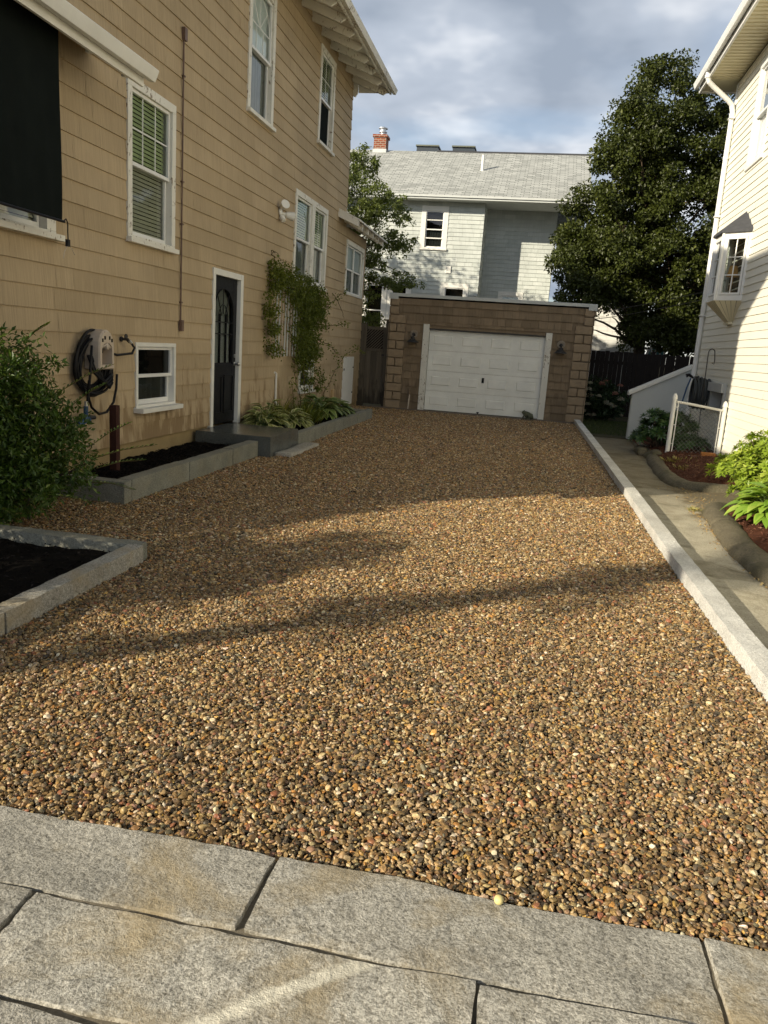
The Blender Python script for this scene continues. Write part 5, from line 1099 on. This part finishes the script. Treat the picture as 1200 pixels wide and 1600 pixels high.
# ---- trees standing beyond the tan house and beside the street (they cast the dappled shade)
def shade_tree(loc, blobs, label, ncl, seed, ll=.12, per=60, cr=.45, shell=(.2, 1)):
    rs = np.random.RandomState(seed); T = thing('shade_tree', loc, label, 'tree'); P, out, cen, cd, idx = crown_points(blobs, ncl, cr, per, rs, shell)
    scatter_leaves('crown', P, out, ll, .7, LG['maple'], T, rs, droop=.3); mb = MB(); h = max(c[2] for c, r in blobs)
    mb.tube([(loc[0], loc[1], -.2), (loc[0]+.05, loc[1], h*.5), (loc[0], loc[1]+.1, h)], [.22, .17, .04], 10); limbs(mb, (loc[0]+.05, loc[1], h*.5), [cen[i] for i in rs.choice(len(cen), 18)], .06, rs); mb.build('trunk', M['bark'], T, smooth=True)
shade_tree((-10.8, 23.6, 0), [((-10.6, 23.4, 7.2), (2.6, 1.7, 1.7)), ((-8.6, 23.4, 6.2), (2.0, 1.5, 1.7)), ((-12.6, 23.2, 7.0), (1.9, 1.5, 1.7)), ((-7.4, 22.6, 4.6), (1.3, 1.3, 1.2)), ((-9.8, 23.2, 4.6), (2.4, 1.3, 1.4))], 'leafy tree in the yard behind the tan house', 240, 21, per=70)
# street tree behind the viewer, casting the soft band over the gravel
rs = np.random.RandomState(17); STR = thing('street_tree', (-9.0, -2.95, 0), 'slim street tree with a small crown behind the viewer', 'tree')
P, out, cen, cd, idx = crown_points([((-9.0, -2.95, 7.6), (1.1, 1.1, .9)), ((-9.0, -2.95, 6.0), (.40, .42, .8)), ((-9.0, -2.9, 5.0), (.36, .36, .7)), ((-9.1, -3.05, 4.1), (.32, .32, .6))], 85, .20, 48, rs)
scatter_leaves('crown', P, out, .09, .7, LG['maple'], STR, rs); mb = MB(); mb.tube([(-9.0, -2.95, -.2), (-9.02, -2.952, 4.0), (-9.0, -2.95, 8.0)], [.12, .10, .05], 10)
limbs(mb, (-9.0, -2.95, 5.0), [cen[i] for i in rs.choice(len(cen), 14)], .035, rs); mb.build('trunk', M['bark'], STR, smooth=True)

# ---- near-left privet bush
rs = np.random.RandomState(8)
BU = thing('privet_bush', (-4.2, 5.6, 0), 'large leafy green bush at the left edge before the hose reel', 'bush')
blobs = [((-4.15, 5.45, 1.15), (.52, .5, .42)), ((-4.02, 5.50, .72), (.54, .52, .48)), ((-3.88, 5.62, .50), (.46, .42, .36)), ((-4.3, 5.3, .5), (.6, .6, .5)), ((-4.5, 5.0, .75), (.6, .6, .65)), ((-3.95, 5.25, .32), (.42, .36, .26)), ((-4.6, 4.2, .75), (.55, .5, .55)), ((-4.45, 4.75, .95), (.5, .5, .5))]
P, out, cen, cd, idx = crown_points(blobs, 700, .115, 62, rs, (.55, 1.03), flat=.9)
keep = P[:, 2] > .03; P, out, idx = P[keep], out[keep], idx[keep]
scatter_leaves('foliage', P, out, .050, .42, LG['privet'], BU, rs, droop=-.05, rnd=.55, lvb=rs.uniform(0, 1, len(cen))[idx])
P2, out2, cen2, _, idx2 = crown_points(blobs, 240, .16, 40, rs, (.2, .8)); keep = P2[:, 2] > .03
scatter_leaves('inner_foliage', P2[keep], out2[keep], .05, .5, LG['privet'], BU, rs)
mb = MB(); limbs(mb, (-4.2, 5.5, -.05), [cen[i] for i in rs.choice(len(cen), 40)], .012, rs); mb.build('stem', M['bark'], BU)
# long shoots standing out of the bush
mb = MB(); PP, OO = [], []
for b, t in (((-3.75, 5.75, 1.05), (-3.48, 6.1, 1.28)), ((-3.7, 5.8, .92), (-3.52, 6.05, 1.12)), ((-3.5, 5.8, .52), (-3.12, 6.15, .63)), ((-3.45, 5.8, .45), (-3.20, 6.1, .50)), ((-3.5, 5.75, .62), (-3.35, 6.15, .80)), ((-3.45, 5.7, .35), (-3.22, 5.95, .27)), ((-3.6, 5.25, .3), (-3.28, 5.35, .27)), ((-4.3, 5.5, 1.5), (-4.22, 5.45, 1.68)), ((-3.95, 5.6, 1.42), (-3.8, 5.7, 1.58)), ((-3.9, 5.1, .2), (-3.62, 4.98, .20))):
    b, t = Vector(b), Vector(t); mb.tube([b, b.lerp(t, .5)+Vector((0, 0, .02)), t], [.004, .003, .0015], 4)
    for i in range(26):
        q = i/25; p = b.lerp(t, q)+Vector((0, 0, .02*math.sin(math.pi*q))); s = Vector(((t-b).y, -(t-b).x, 0)).normalized()*(1 if i % 2 else -1)
        PP.append(p); OO.append((t-b).normalized()*.7+s*.7+Vector((0, 0, .3)))
mb.build('shoot', M['stem'], BU)
PP, OO = np.array(PP), np.array(OO); leafmesh('shoot_leaf', PP, OO, np.tile([0, 0, 1.], (len(PP), 1))+rs.normal(size=(len(PP), 3))*.3, .044*rs.uniform(.8, 1.2, len(PP)), .018, rs.uniform(.4, 1, len(PP)), LG['privet'], BU)['kind'] = 'stuff'

B2_ = thing('privet_bush', (-4.3, 2.7, 0), 'rounded leafy bush in the near left bed, just outside the left picture edge', 'bush')
P, out, cen, cd, idx = crown_points([((-4.25, 3.0, .85), (.5, .55, .6)), ((-4.3, 2.3, .55), (.45, .5, .45)), ((-4.5, 3.5, .9), (.4, .4, .5)), ((-4.25, 3.3, 1.35), (.5, .6, .45)), ((-4.3, 2.6, 1.05), (.45, .45, .4))], 420, .14, 46, rs, (.3, 1.03))
scatter_leaves('foliage', P[P[:, 2] > .03], out[P[:, 2] > .03], .055, .5, LG['privet'], B2_, rs); mb = MB(); limbs(mb, (-4.3, 2.7, 0), [cen[i] for i in rs.choice(len(cen), 20)], .012, rs); mb.build('stem', M['bark'], B2_)
# ---- rosette shrubs on the right
def rosette_shrub(name, loc, blobs, nros, L, W_, m, label, seed, nl=9, cat='shrub', zmin=.05, up=.25, side=None):
    rs = np.random.RandomState(seed); T = thing(name, loc, label, cat)
    w = np.array([(r[0]*r[1]*r[2])**(2/3) for c, r in blobs]); w /= w.sum(); bi = rs.choice(len(blobs), nros, p=w)
    d = unit(rs.normal(size=(nros, 3))+np.array([0, 0, .35])); d[:, 2] = np.where(d[:, 2] < -.25, -d[:, 2], d[:, 2])
    rad = rs.uniform(.62, 1.02, nros)
    cen = np.array([b[0] for b in blobs])[bi]+d*np.array([b[1] for b in blobs])[bi]*rad[:, None]; ok = cen[:, 2] > zmin; cen, d = cen[ok], d[ok]; n = len(cen)
    ax = unit(d*.7+np.array([0, 0, .6])+rs.normal(size=(n, 3))*.25)
    C, D, Nn, LL, lv = [], [], [], [], []
    for j in range(n):
        a = Vector(ax[j]); x = a.orthogonal().normalized(); y = a.cross(x); ph = rs.uniform(0, 6.3); sc_ = rs.uniform(.75, 1.2); bl = rs.uniform(0, 1)
        for ring, (cnt, lift, ls) in enumerate(((nl, up, 1.0), (max(4, nl-4), up+.8, .72))):
            for q in range(cnt):
                t = ph+ring*.4+2*math.pi*q/cnt+rs.uniform(-.15, .15); r_ = x*math.cos(t)+y*math.sin(t)
                C.append(cen[j]+np.array(a)*.01*ring); D.append(r_+a*(lift+rs.uniform(-.15, .2))); Nn.append(a*1.0-r_*lift*.5); LL.append(L*sc_*ls*rs.uniform(.85, 1.15)); lv.append(np.clip(bl*.6+rs.uniform(0, .4)+ring*.12, 0, 1))
    LL = np.array(LL)
    leafmesh('foliage', np.array(C), np.array([tuple(v) for v in D]), np.array([tuple(v) for v in Nn]), LL, LL*W_, np.array(lv), m, T, 'strip', bend=.35, nseg=4, cup=.10)
    mb = MB(); 
    for j in rs.choice(n, min(n, 60), replace=False): b = Vector((loc[0]+rs.uniform(-.1, .1), loc[1]+rs.uniform(-.1, .1), 0)); limbs(mb, b, [cen[j]], .009, rs, segs=4)
    mb.build('stem', M['bark'], T); return T
rosette_shrub('azalea_shrub', (3.0, 10.0, 0.05), [((2.95, 10.1, .50), (.42, .85, .40)), ((2.80, 9.6, .38), (.48, .7, .34)), ((2.72, 10.45, .30), (.40, .5, .28)), ((3.0, 9.0, .45), (.4, .6, .42)), ((2.62, 9.1, .25), (.36, .6, .24)), ((3.0, 8.6, .55), (.3, .5, .45))], 880, .092, .33, LG['bright'], 'sunlit yellow green shrub with whorled leaves against the cream house', 3, nl=9)
rosette_shrub('rhododendron_shrub', (2.45, 15.0, 0), [((2.36, 15.0, .42), (.38, .5, .36)), ((2.62, 14.8, .45), (.38, .4, .32)), ((2.78, 14.6, .22), (.32, .4, .20)), ((2.2, 15.2, .22), (.26, .4, .18))], 300, .115, .26, LG['rhodo'], 'dark green shrub with whorled leaves behind the white fence post', 4, nl=9)
rosette_shrub('rhododendron_shrub', (3.05, 14.4, .05), [((3.03, 14.5, .22), (.15, .18, .16))], 30, .07, .34, LG['rhodo'], 'small dark shrub behind the wire mesh at the cream wall', 5, nl=8)
# ---- hostas
def hosta(loc, n, L, Wr, m, label, seed, spread=.25, name='hosta_plant', hz=.28):
    rs = np.random.RandomState(seed); T = thing(name, loc, label, 'plant'); C, D, Nn, LL, lv = [], [], [], [], []; mb = MB(); base = Vector(loc)
    for i in range(n):
        t = rs.uniform(0, 6.283); lay = rs.uniform(0, 1)**.8; r_ = Vector((math.cos(t), math.sin(t), 0)); reach = spread*(.25+.75*lay); h = hz*(1.05-.65*lay)*rs.uniform(.85, 1.1)
        p = base+r_*reach+Vector((0, 0, h)); C.append(tuple(p)); D.append(tuple(r_+Vector((0, 0, .55-.9*lay+rs.uniform(-.1, .2))))); Nn.append(tuple(Vector((0, 0, 1))+r_*.3+Vector(rs.normal(size=3))*.15)); LL.append(L*rs.uniform(.7, 1.15)); lv.append(rs.uniform(0, 1))
        mb.tube([base+r_*.02, base+r_*reach*.5+Vector((0, 0, h*.7)), p+r_*.01], [.005, .004, .003], 4, cap=False)
    LL = np.array(LL); leafmesh('foliage', np.array(C), np.array(D), np.array(Nn), LL, LL*Wr, np.array(lv), m, T, 'strip', bend=.55, nseg=5, cup=.14); mb.build('stem', LG_stem, T); return T
LG_stem = m_plain('green_stem', (.10, .15, .04), .5, .3, bmp=0)
HG = 'hostas in the bed along the tan house'
hosta((-4.12, 11.95, .12), 95, .25, .46, LG['hosta'], 'cream edged hosta nearest the doorstep', 31, spread=.30, hz=.30)
hosta((-4.0, 12.75, .12), 95, .24, .46, LG['hosta'], 'cream edged hosta in front of the bare wall, second from the step', 32, spread=.32, hz=.24)
hosta((-4.25, 12.35, .12), 75, .24, .46, LG['hosta'], 'cream edged hosta close against the wall beside the white pipe', 36, spread=.26, hz=.40)
hosta((-3.95, 14.55, .12), 100, .30, .46, LG['hosta2'], 'dark green hosta below the vine stems', 33, spread=.34, hz=.36)
hosta((-3.95, 15.35, .12), 90, .30, .46, LG['hosta2'], 'dark green hosta at the garage end of the bed', 34, spread=.34, hz=.30)
hosta((2.60, 8.35, .08), 140, .25, .44, LG['limehosta'], 'bright lime hosta overhanging the rounded kerb at the right edge', 35, spread=.40, hz=.34)
# ---- grassy clump between the hostas
def clump(name, loc, n, H, m, label, cat, seed, spread=.25, w=.014, lean=.5):
    rs = np.random.RandomState(seed); T = thing(name, loc, label, cat); t = rs.uniform(0, 6.283, n); r_ = np.stack([np.cos(t), np.sin(t), np.zeros(n)], 1)
    C = np.array(loc)[None]+r_*rs.uniform(0, spread, n)[:, None]; D = r_*rs.uniform(.05, lean, n)[:, None]+np.array([0, 0, 1.])+rs.normal(size=(n, 3))*.1
    leafmesh('blade', C, D, r_*-1+np.array([0, 0, .3]), H*rs.uniform(.5, 1.1, n), w, rs.uniform(0, 1, n), m, T, 'strip', bend=.5, nseg=5)['kind'] = 'stuff'; return T
clump('daylily_clump', (-4.05, 13.75, .12), 260, .50, LG['vine'], 'grassy clump of arching narrow leaves between the hostas', 'plant', 41, spread=.38, lean=.8)
clump('daylily_clump', (-4.35, 13.3, .12), 60, .62, LG['vine'], 'upright grassy tuft against the wall beside the white pipe', 'plant', 42, spread=.12, lean=.45)
clump('ground_cover', (2.45, 13.1, .08), 150, .11, LG['yellowplant'], 'yellowing seedlings at the foot of the fence panel', 'plant', 43, spread=.30, w=.016, lean=.9)
clump('ground_cover', (2.45, 12.3, .08), 100, .09, LG['yellowplant'], 'yellowing seedlings along the curve of the mulch bed', 'plant', 44, spread=.32, w=.014, lean=.9)
clump('grass_tuft', (1.98, 9.35, -.035), 80, .07, LG['yellowplant'], 'little yellow grass tuft at the tip of the rounded kerb', 'grass tuft', 45, spread=.10, w=.007, lean=.9)
# ---- hydrangea
HY = thing('hydrangea_bush', (1.95, 22.3, 0), 'dark hydrangea bush with faded cream and pink flower heads beside the garage', 'bush')
rs = np.random.RandomState(51); P, out, cen, cd, idx = crown_points([((1.75, 22.4, .55), (.62, .6, .52)), ((2.2, 22.3, .5), (.45, .5, .42))], 120, .16, 34, rs, (.5, 1))
scatter_leaves('foliage', P, out, .10, .62, LG['hyd'], HY, rs)
def head(c, r, m):
    t = unit(rs.normal(size=(110, 3))); t[:, 2] = np.abs(t[:, 2])*.9-.15; t = unit(t); C = np.array(c)[None]+t*r*np.array([1, 1, .75]); ax = unit(rs.normal(size=(110, 3)))
    leafmesh('flower_head', C, ax+t*.2, t, .030, .026, rs.uniform(0, 1, 110), m, HY)
for i in range(30):
    d = unit(rs.normal(size=(1, 3))*np.array([1, .5, 1])+np.array([0, -1.0, .1]))[0]; c = np.array([1.75 if i % 3 else 2.15, 22.35, .55])+d*np.array([.62, .62, .52])
    if c[2] < .1: c[2] = .15+.1*rs.rand()
    head(c, rs.uniform(.055, .085), LG['redpetal'] if (c[2] > .72 and c[0] > 1.7) else LG['petal'])
mb = MB(); limbs(mb, (1.9, 22.4, -.05), [cen[i] for i in rs.choice(len(cen), 20)], .01, rs); mb.build('stem', M['bark'], HY)

# ---- trellis and climbing vine on the tan wall
TR = thing('wall_trellis', FT(14.2, 1.35, 0), 'slatted wooden trellis fixed to the tan wall below the paired window', 'trellis')
for i in range(16):
    u = 13.10+i*.165; mb = MB(); mb.fbox(FT, u, u+.032, 1.28+.0*i, 2.72-.03*(i % 3), .075, .095); mb.build('slat', M['stucco'] if i % 3 else M['beige'], TR, .002)
for w_ in (1.38, 1.84, 2.50): mb = MB(); mb.fbox(FT, 13.0, 15.8, w_, w_+.06, .02, .074); mb.build('rail', M['cedar'], TR, .003)
VN = thing('climbing_vine', FT(14.9, .1, .2), 'green climbing vine covering the trellis and hanging before the basement window', 'climbing plant')
rs = np.random.RandomState(61); X_ = TX+.14
vb = [((X_, 13.05, 2.62), (.08, .28, .28)), ((X_, 13.5, 2.62), (.09, .5, .20)), ((X_, 14.1, 2.50), (.10, .55, .26)), ((X_, 14.8, 2.35), (.12, .65, .36)), ((X_+.05, 15.2, 2.25), (.16, .55, .40)), ((X_, 12.85, 2.2), (.06, .18, .30)), ((X_, 12.98, 1.78), (.06, .16, .35)), ((X_, 13.1, 1.45), (.06, .14, .16)), ((X_, 14.55, 1.85), (.11, .55, .45)), ((X_+.03, 15.05, 1.72), (.15, .58, .50)), ((X_, 15.0, 1.35), (.12, .75, .28)), ((X_+.02, 14.9, .95), (.12, .45, .30)), ((X_+.02, 15.6, .85), (.12, .5, .3)), ((X_, 12.95, 2.85), (.05, .15, .08)), ((X_+.1, 15.6, 2.0), (.15, .35, .3))]
P, out, cen, cd, idx = crown_points(vb[:11], 560, .15, 27, rs, (.0, 1.15)); P3, out3, cen3, _, idx3 = crown_points(vb[11:], 50, .09, 22, rs, (.1, 1.1))
P, out = np.concatenate([P, P3]), np.concatenate([out, out3]); P[:, 0] = np.maximum(P[:, 0], TX+.03); out = unit(out+np.array([.7, 0, 0]))
vlv = np.clip((13.6-P[:, 1])*.8, 0, 1)
scatter_leaves('foliage', P, out, .050, .62, LG['vine'], VN, rs, droop=.5, lvb=vlv)
mb = MB(); PP, OO = [], []
for pts in ([(X_+.1, 14.9, .1), (X_+.05, 14.8, .8), (X_, 14.7, 1.5), (X_, 14.4, 2.3)], [(X_+.12, 15.2, .1), (X_+.1, 15.0, .7), (X_, 15.3, 1.4), (X_, 15.4, 2.1)], [(X_+.1, 14.7, .1), (X_+.02, 14.3, .9), (X_, 14.2, 1.4), (X_, 13.2, 2.5)],
            [(X_+.25, 14.6, .15), (X_+.25, 15.5, .55), (X_+.2, 16.6, 1.0), (X_+.15, 17.6, 1.32), (X_+.12, 18.8, 1.48), (X_+.1, 19.8, 1.40)], [(X_+.1, 15.8, 2.2), (X_+.25, 16.3, 2.5), (X_+.3, 16.9, 2.72)], [(X_+.1, 15.8, 1.9), (X_+.3, 16.4, 1.95), (X_+.32, 17.0, 2.0)], [(X_+.1, 15.5, 1.6), (X_+.25, 16.0, 1.5), (X_+.3, 16.3, 1.30)],
            [(X_, 12.9, 2.85), (X_, 12.75, 2.98), (X_-.05, 13.1, 3.0), (X_-.08, 13.8, 2.85)], [(X_+.05, 16.6, 2.6), (X_-.05, 17.6, 2.45), (X_-.08, 18.3, 2.15)], [(X_+.2, 13.9, .1), (X_+.15, 13.8, .5), (X_+.1, 13.75, .85)]):
    V_ = [Vector(p) for p in pts]; fine = []
    for a, b in zip(V_[:-1], V_[1:]): fine += [a.lerp(b, t/6)+Vector(rs.normal(size=3))*.012 for t in range(6)]
    fine.append(V_[-1]); mb.tube(fine, [.010*(1-.75*i/len(fine)) for i in range(len(fine))], 5)
    if pts[0] == (X_, 12.9, 2.85) or pts[0][1] == 16.6: continue
    for p in fine[3:]:
        for q in range(5): PP.append(p+Vector(rs.normal(size=3))*.035); OO.append(Vector(rs.normal(size=3))+Vector((.5, 0, -.2)))
mb.build('stem', M['stem'], VN)
PP, OO = np.array([tuple(p) for p in PP]), np.array([tuple(p) for p in OO]); scatter_leaves('shoot_leaf', PP, unit(OO), .055, .55, LG['vine'], VN, rs, lvb=np.full(len(PP), .6))['kind'] = 'stuff'

# ---- litter along the kerb, one pale pebble on the paver
rs = np.random.RandomState(71); n = 900; y = rs.uniform(5, 11, n); x = 1.98-.04*np.sin(y)+rs.normal(size=n)*.05; x = np.where(y > 9.4, 2.15+rs.normal(size=n)*.12, x)
C = np.stack([x, y, np.full(n, -.020)+rs.uniform(0, .008, n)], 1); D = rs.normal(size=(n, 3))*np.array([1, 1, .12]); Nn = np.tile([0, 0, 1.], (n, 1))+rs.normal(size=(n, 3))*.35
setp(leafmesh('leaf_litter', C, D, Nn, rs.uniform(.012, .035, n), .014, rs.uniform(0, 1, n), LG['dry']), 'dry brown leaf litter gathered along the rounded kerb', 'leaf litter', kind='stuff')
n = 5000; C = np.stack([rs.uniform(2.2, 3.28, n), rs.uniform(11.15, 15.5, n), np.full(n, .03)], 1); C[:, 2] += .09*np.minimum(1, (C[:, 0]-2.14)/.3)*np.minimum(1, (C[:, 1]-11.08)/.25)+.03*(C[:, 0]-2.1)/1.2+.012
redm = m_leaf('red_bark_chip', (.05, .02, .012), (.14, .055, .032), (.27, .15, .09), rough=.85, trans=0)
setp(leafmesh('bark_mulch', C, rs.normal(size=(n, 3))*np.array([1, 1, .3]), np.tile([0, 0, 1.], (n, 1))+rs.normal(size=(n, 3))*.4, rs.uniform(.02, .05, n), .014, rs.uniform(0, 1, n), redm), 'red bark chips covering the bed beside the cream house', 'mulch', kind='stuff')
n = 3500; C = np.stack([rs.uniform(2.2, 3.28, n), rs.uniform(5.0, 9.35, n), np.full(n, .03)], 1); C[:, 2] += .09*np.minimum(1, (C[:, 0]-2.14)/.3)*np.minimum(1, (9.42-C[:, 1])/.25)+.03*(C[:, 0]-2.1)/1.2
setp(leafmesh('bark_mulch', C, rs.normal(size=(n, 3))*np.array([1, 1, .3]), np.tile([0, 0, 1.], (n, 1))+rs.normal(size=(n, 3))*.4, rs.uniform(.02, .05, n), .014, rs.uniform(0, 1, n), redm), 'red bark chips below the lime hosta at the right edge', 'mulch', kind='stuff')
n = 9000; bx = rs.uniform(0, 1, n) < .55; C = np.where(bx[:, None], np.stack([rs.uniform(-4.5, -3.75, n), rs.uniform(6.7, 10.1, n), rs.uniform(.10, .13, n)], 1), np.stack([rs.uniform(-5.0, -2.68, n), rs.uniform(2.4, 4.88, n), rs.uniform(.03, .06, n)], 1))
blkm = m_leaf('black_bark_chip', (.004, .0035, .003), (.012, .010, .009), (.035, .03, .028), rough=.9, spec=.05, trans=0)
setp(leafmesh('bark_mulch', C, rs.normal(size=(n, 3))*np.array([1, 1, .35]), np.tile([0, 0, 1.], (n, 1))+rs.normal(size=(n, 3))*.5, rs.uniform(.015, .045, n), .012, rs.uniform(0, 1, n), blkm), 'black bark chips covering the beds on the left', 'mulch', kind='stuff')
n = 9000; C = np.stack([rs.uniform(1.35, 4.5, n), rs.uniform(18.2, 22.5, n), np.full(n, -.05)], 1); grm = m_leaf('lawn_blade', (.03, .05, .012), (.06, .085, .02), (.10, .12, .03), rough=.6, trans=.2)
setp(leafmesh('lawn_grass', C, np.tile([0, 0, 1.], (n, 1))+rs.normal(size=(n, 3))*.4, rs.normal(size=(n, 3)), rs.uniform(.03, .07, n), .012, rs.uniform(0, 1, n), grm), 'short thin grass behind the walkway', 'grass', kind='stuff')
mb = MB(); rock(mb, .047, .075, 2.045, 2.075, .008, .032, .006, .001, 5, r=.013); setp(mb.build('loose_pebble', m_plain('pale_yellow_pebble', (.62, .52, .22), .5, .4, var=.1), None, smooth=True), 'single pale yellow pebble resting on the paver edge', 'pebble')

# ================================================================== GRAVEL (points built here, pebbles instanced on them by geometry nodes)
rs = np.random.RandomState(99); pts = []
for y0, y1, cell in ((2.05, 4.5, .0126), (4.5, 8.0, .0138), (8.0, 13.0, .0165), (13.0, 20.05, .0200)):
    gx, gy = np.meshgrid(np.arange(-4.6, 1.40, cell), np.arange(y0, y1, cell)); g = np.stack([gx.ravel(), gy.ravel()], 1)+rs.uniform(-.5, .5, (gx.size, 2))*cell
    lay = np.zeros(len(g)); e = g[rs.rand(len(g)) < .30]+rs.normal(size=(1, 2))*0; g = np.concatenate([g, e+rs.uniform(-.5, .5, e.shape)*cell]); lay = np.concatenate([lay, np.ones(len(e))])
    pts.append(np.column_stack([g, lay, np.full(len(g), cell)]))
G = np.concatenate(pts); x, y = G[:, 0], G[:, 1]
ci = np.interp(y, [1.9, 4.64, 7.0, 9.35, 21.0], [1.385, 1.305, 1.262, 1.255, 1.135])-.012
ok = (x < ci-.004) & (y > 2.083)
ok &= ~((x < -2.575) & (y < 5.03)); ok &= ~((x < -3.608) & (y > 6.53) & (y < 10.12)); ok &= ~((x < -3.42) & (y > 10.10) & (y < 11.42)); ok &= ~((x < -3.425) & (y > 11.40) & (y < 17.0)); ok &= ~((x < -3.175) & (x > -3.43) & (y > 10.29) & (y < 11.69))
ok &= ~((x < -3.43) & (y > 11.4) & (y < 16.9))
# camera frustum cull (the photographed strip and a margin)
fw, r2, u2 = np.array(Fw), np.array(R2), np.array(U2); Q = np.column_stack([x, y, np.zeros(len(x))])-np.array([0, 0, 1.6]); zc = Q@fw; ux = FPX*(Q@r2)/zc; uy = FPX*(Q@u2)/zc
ok &= (zc > .3) & (np.abs(ux) < 600*1.6) & (np.abs(uy) < 800*1.2)
G = G[ok]; n = len(G); x, y, lay, cell = G.T
hz_ = np.array([hgt(a, b) for a, b in zip(x[::1], y[::1])])
big = rs.lognormal(0, .32, n); big = np.clip(big, .55, 2.3); edge_near = np.clip((2.35-y)/.3, 0, 1)
a_ = cell*.66*big; b_ = a_*rs.uniform(.52, .90, n); c_ = a_*rs.uniform(.36, .66, n)
z = -.010+hz_+lay*.007+rs.normal(size=n)*.0022
rot = np.column_stack([rs.normal(size=n)*.38, rs.normal(size=n)*.38, rs.uniform(0, 6.283, n)])
pal = np.array([(.35, .240, .110), (.44, .325, .165), (.25, .168, .078), (.52, .42, .255), (.15, .100, .050), (.26, .205, .125), (.20, .18, .13), (.070, .056, .038), (.12, .105, .075), (.44, .235, .075), (.52, .33, .10), (.33, .15, .085), (.68, .62, .49), (.55, .47, .32), (.30, .19, .13)])
pw = np.array([16, 14, 15, 9, 12, 8, 6, 6, 5, 3.2, 2.0, 3.2, 2.6, 4, 5.]); pw /= pw.sum(); ci_ = rs.choice(len(pal), n, p=pw); colr = pal[ci_]*.90*np.array([1.07, .98, .86])*rs.uniform(.66, 1.18, (n, 1))*rs.uniform(.94, 1.06, (n, 3))
me = bpy.data.meshes.new('gravel'); me.vertices.add(n); me.vertices.foreach_set('co', np.column_stack([x, y, z]).astype(np.float32).ravel())
for nm, dat in (('prot', rot), ('pscl', np.column_stack([a_, b_, c_]))):
    a = me.attributes.new(nm, 'FLOAT_VECTOR', 'POINT'); a.data.foreach_set('vector', dat.astype(np.float32).ravel())
a = me.attributes.new('pcol', 'FLOAT_COLOR', 'POINT'); a.data.foreach_set('color', np.column_stack([colr, np.ones(n)]).astype(np.float32).ravel())
a = me.attributes.new('pidx', 'INT', 'POINT'); a.data.foreach_set('value', rs.randint(0, 6, n).astype(np.int32))
go = bpy.data.objects.new('gravel', me); COL.objects.link(go); setp(go, 'loose brown river pebbles filling the driveway', 'gravel', kind='stuff')
pm, t, b = newmat('river_pebble', .42, .32); at = attr(t, 'pcol', 'INSTANCER'); v = ncoord(t)
oi = N(t, 'ShaderNodeObjectInfo'); nn = nz(t, v, 1.6, 5, .65)
t.links.new(mixc(t, 1.0, at.outputs['Color'], ramp(t, nn, [(.3, .62), (.65, 1.15)]), 'MULTIPLY'), b.inputs['Base Color'])
gn = bpy.data.node_groups.new('gravel_nodes', 'GeometryNodeTree'); gn.interface.new_socket('Geometry', in_out='INPUT', socket_type='NodeSocketGeometry'); gn.interface.new_socket('Geometry', in_out='OUTPUT', socket_type='NodeSocketGeometry')
gi = N(gn, 'NodeGroupInput'); gout = N(gn, 'NodeGroupOutput'); jn = N(gn, 'GeometryNodeJoinGeometry'); Lk = gn.links.new
for i in range(6):
    ic = N(gn, 'GeometryNodeMeshIcoSphere'); ic.inputs['Subdivisions'].default_value = 3 if False else 2; ic.inputs['Radius'].default_value = 1.0
    npos = N(gn, 'GeometryNodeInputPosition'); nt_ = N(gn, 'ShaderNodeTexNoise'); nt_.noise_dimensions = '4D'; nt_.inputs['W'].default_value = i*3.7; nt_.inputs['Scale'].default_value = 0.9; nt_.inputs['Detail'].default_value = 1
    Lk(npos.outputs[0], nt_.inputs['Vector'])
    sb = N(gn, 'ShaderNodeVectorMath', operation='SUBTRACT'); Lk(nt_.outputs['Color'], sb.inputs[0]); sb.inputs[1].default_value = (.5, .5, .5)
    ml = N(gn, 'ShaderNodeVectorMath', operation='SCALE'); Lk(sb.outputs[0], ml.inputs[0]); ml.inputs['Scale'].default_value = 1.6
    sp_ = N(gn, 'GeometryNodeSetPosition'); Lk(ic.outputs['Mesh'], sp_.inputs['Geometry']); Lk(ml.outputs[0], sp_.inputs['Offset'])
    ss = N(gn, 'GeometryNodeSetShadeSmooth'); Lk(sp_.outputs[0], ss.inputs['Geometry']); ss.inputs['Shade Smooth'].default_value = i < 2; sm = N(gn, 'GeometryNodeSetMaterial'); sm.inputs['Material'].default_value = pm; Lk(ss.outputs[0], sm.inputs['Geometry'])
    g2 = N(gn, 'GeometryNodeGeometryToInstance'); Lk(sm.outputs[0], g2.inputs[0]); Lk(g2.outputs[0], jn.inputs[0])
def na(nm, typ): q = N(gn, 'GeometryNodeInputNamedAttribute', data_type=typ); q.inputs['Name'].default_value = nm; return q.outputs['Attribute']
ip = N(gn, 'GeometryNodeInstanceOnPoints'); Lk(gi.outputs[0], ip.inputs['Points']); Lk(jn.outputs[0], ip.inputs['Instance']); ip.inputs['Pick Instance'].default_value = True
Lk(na('pidx', 'INT'), ip.inputs['Instance Index']); Lk(na('pscl', 'FLOAT_VECTOR'), ip.inputs['Scale'])
er = N(gn, 'FunctionNodeEulerToRotation'); Lk(na('prot', 'FLOAT_VECTOR'), er.inputs[0]); Lk(er.outputs[0], ip.inputs['Rotation'])
Lk(ip.outputs[0], gout.inputs[0]); md = go.modifiers.new('pebbles', 'NODES'); md.node_group = gn
print('pebbles', n)
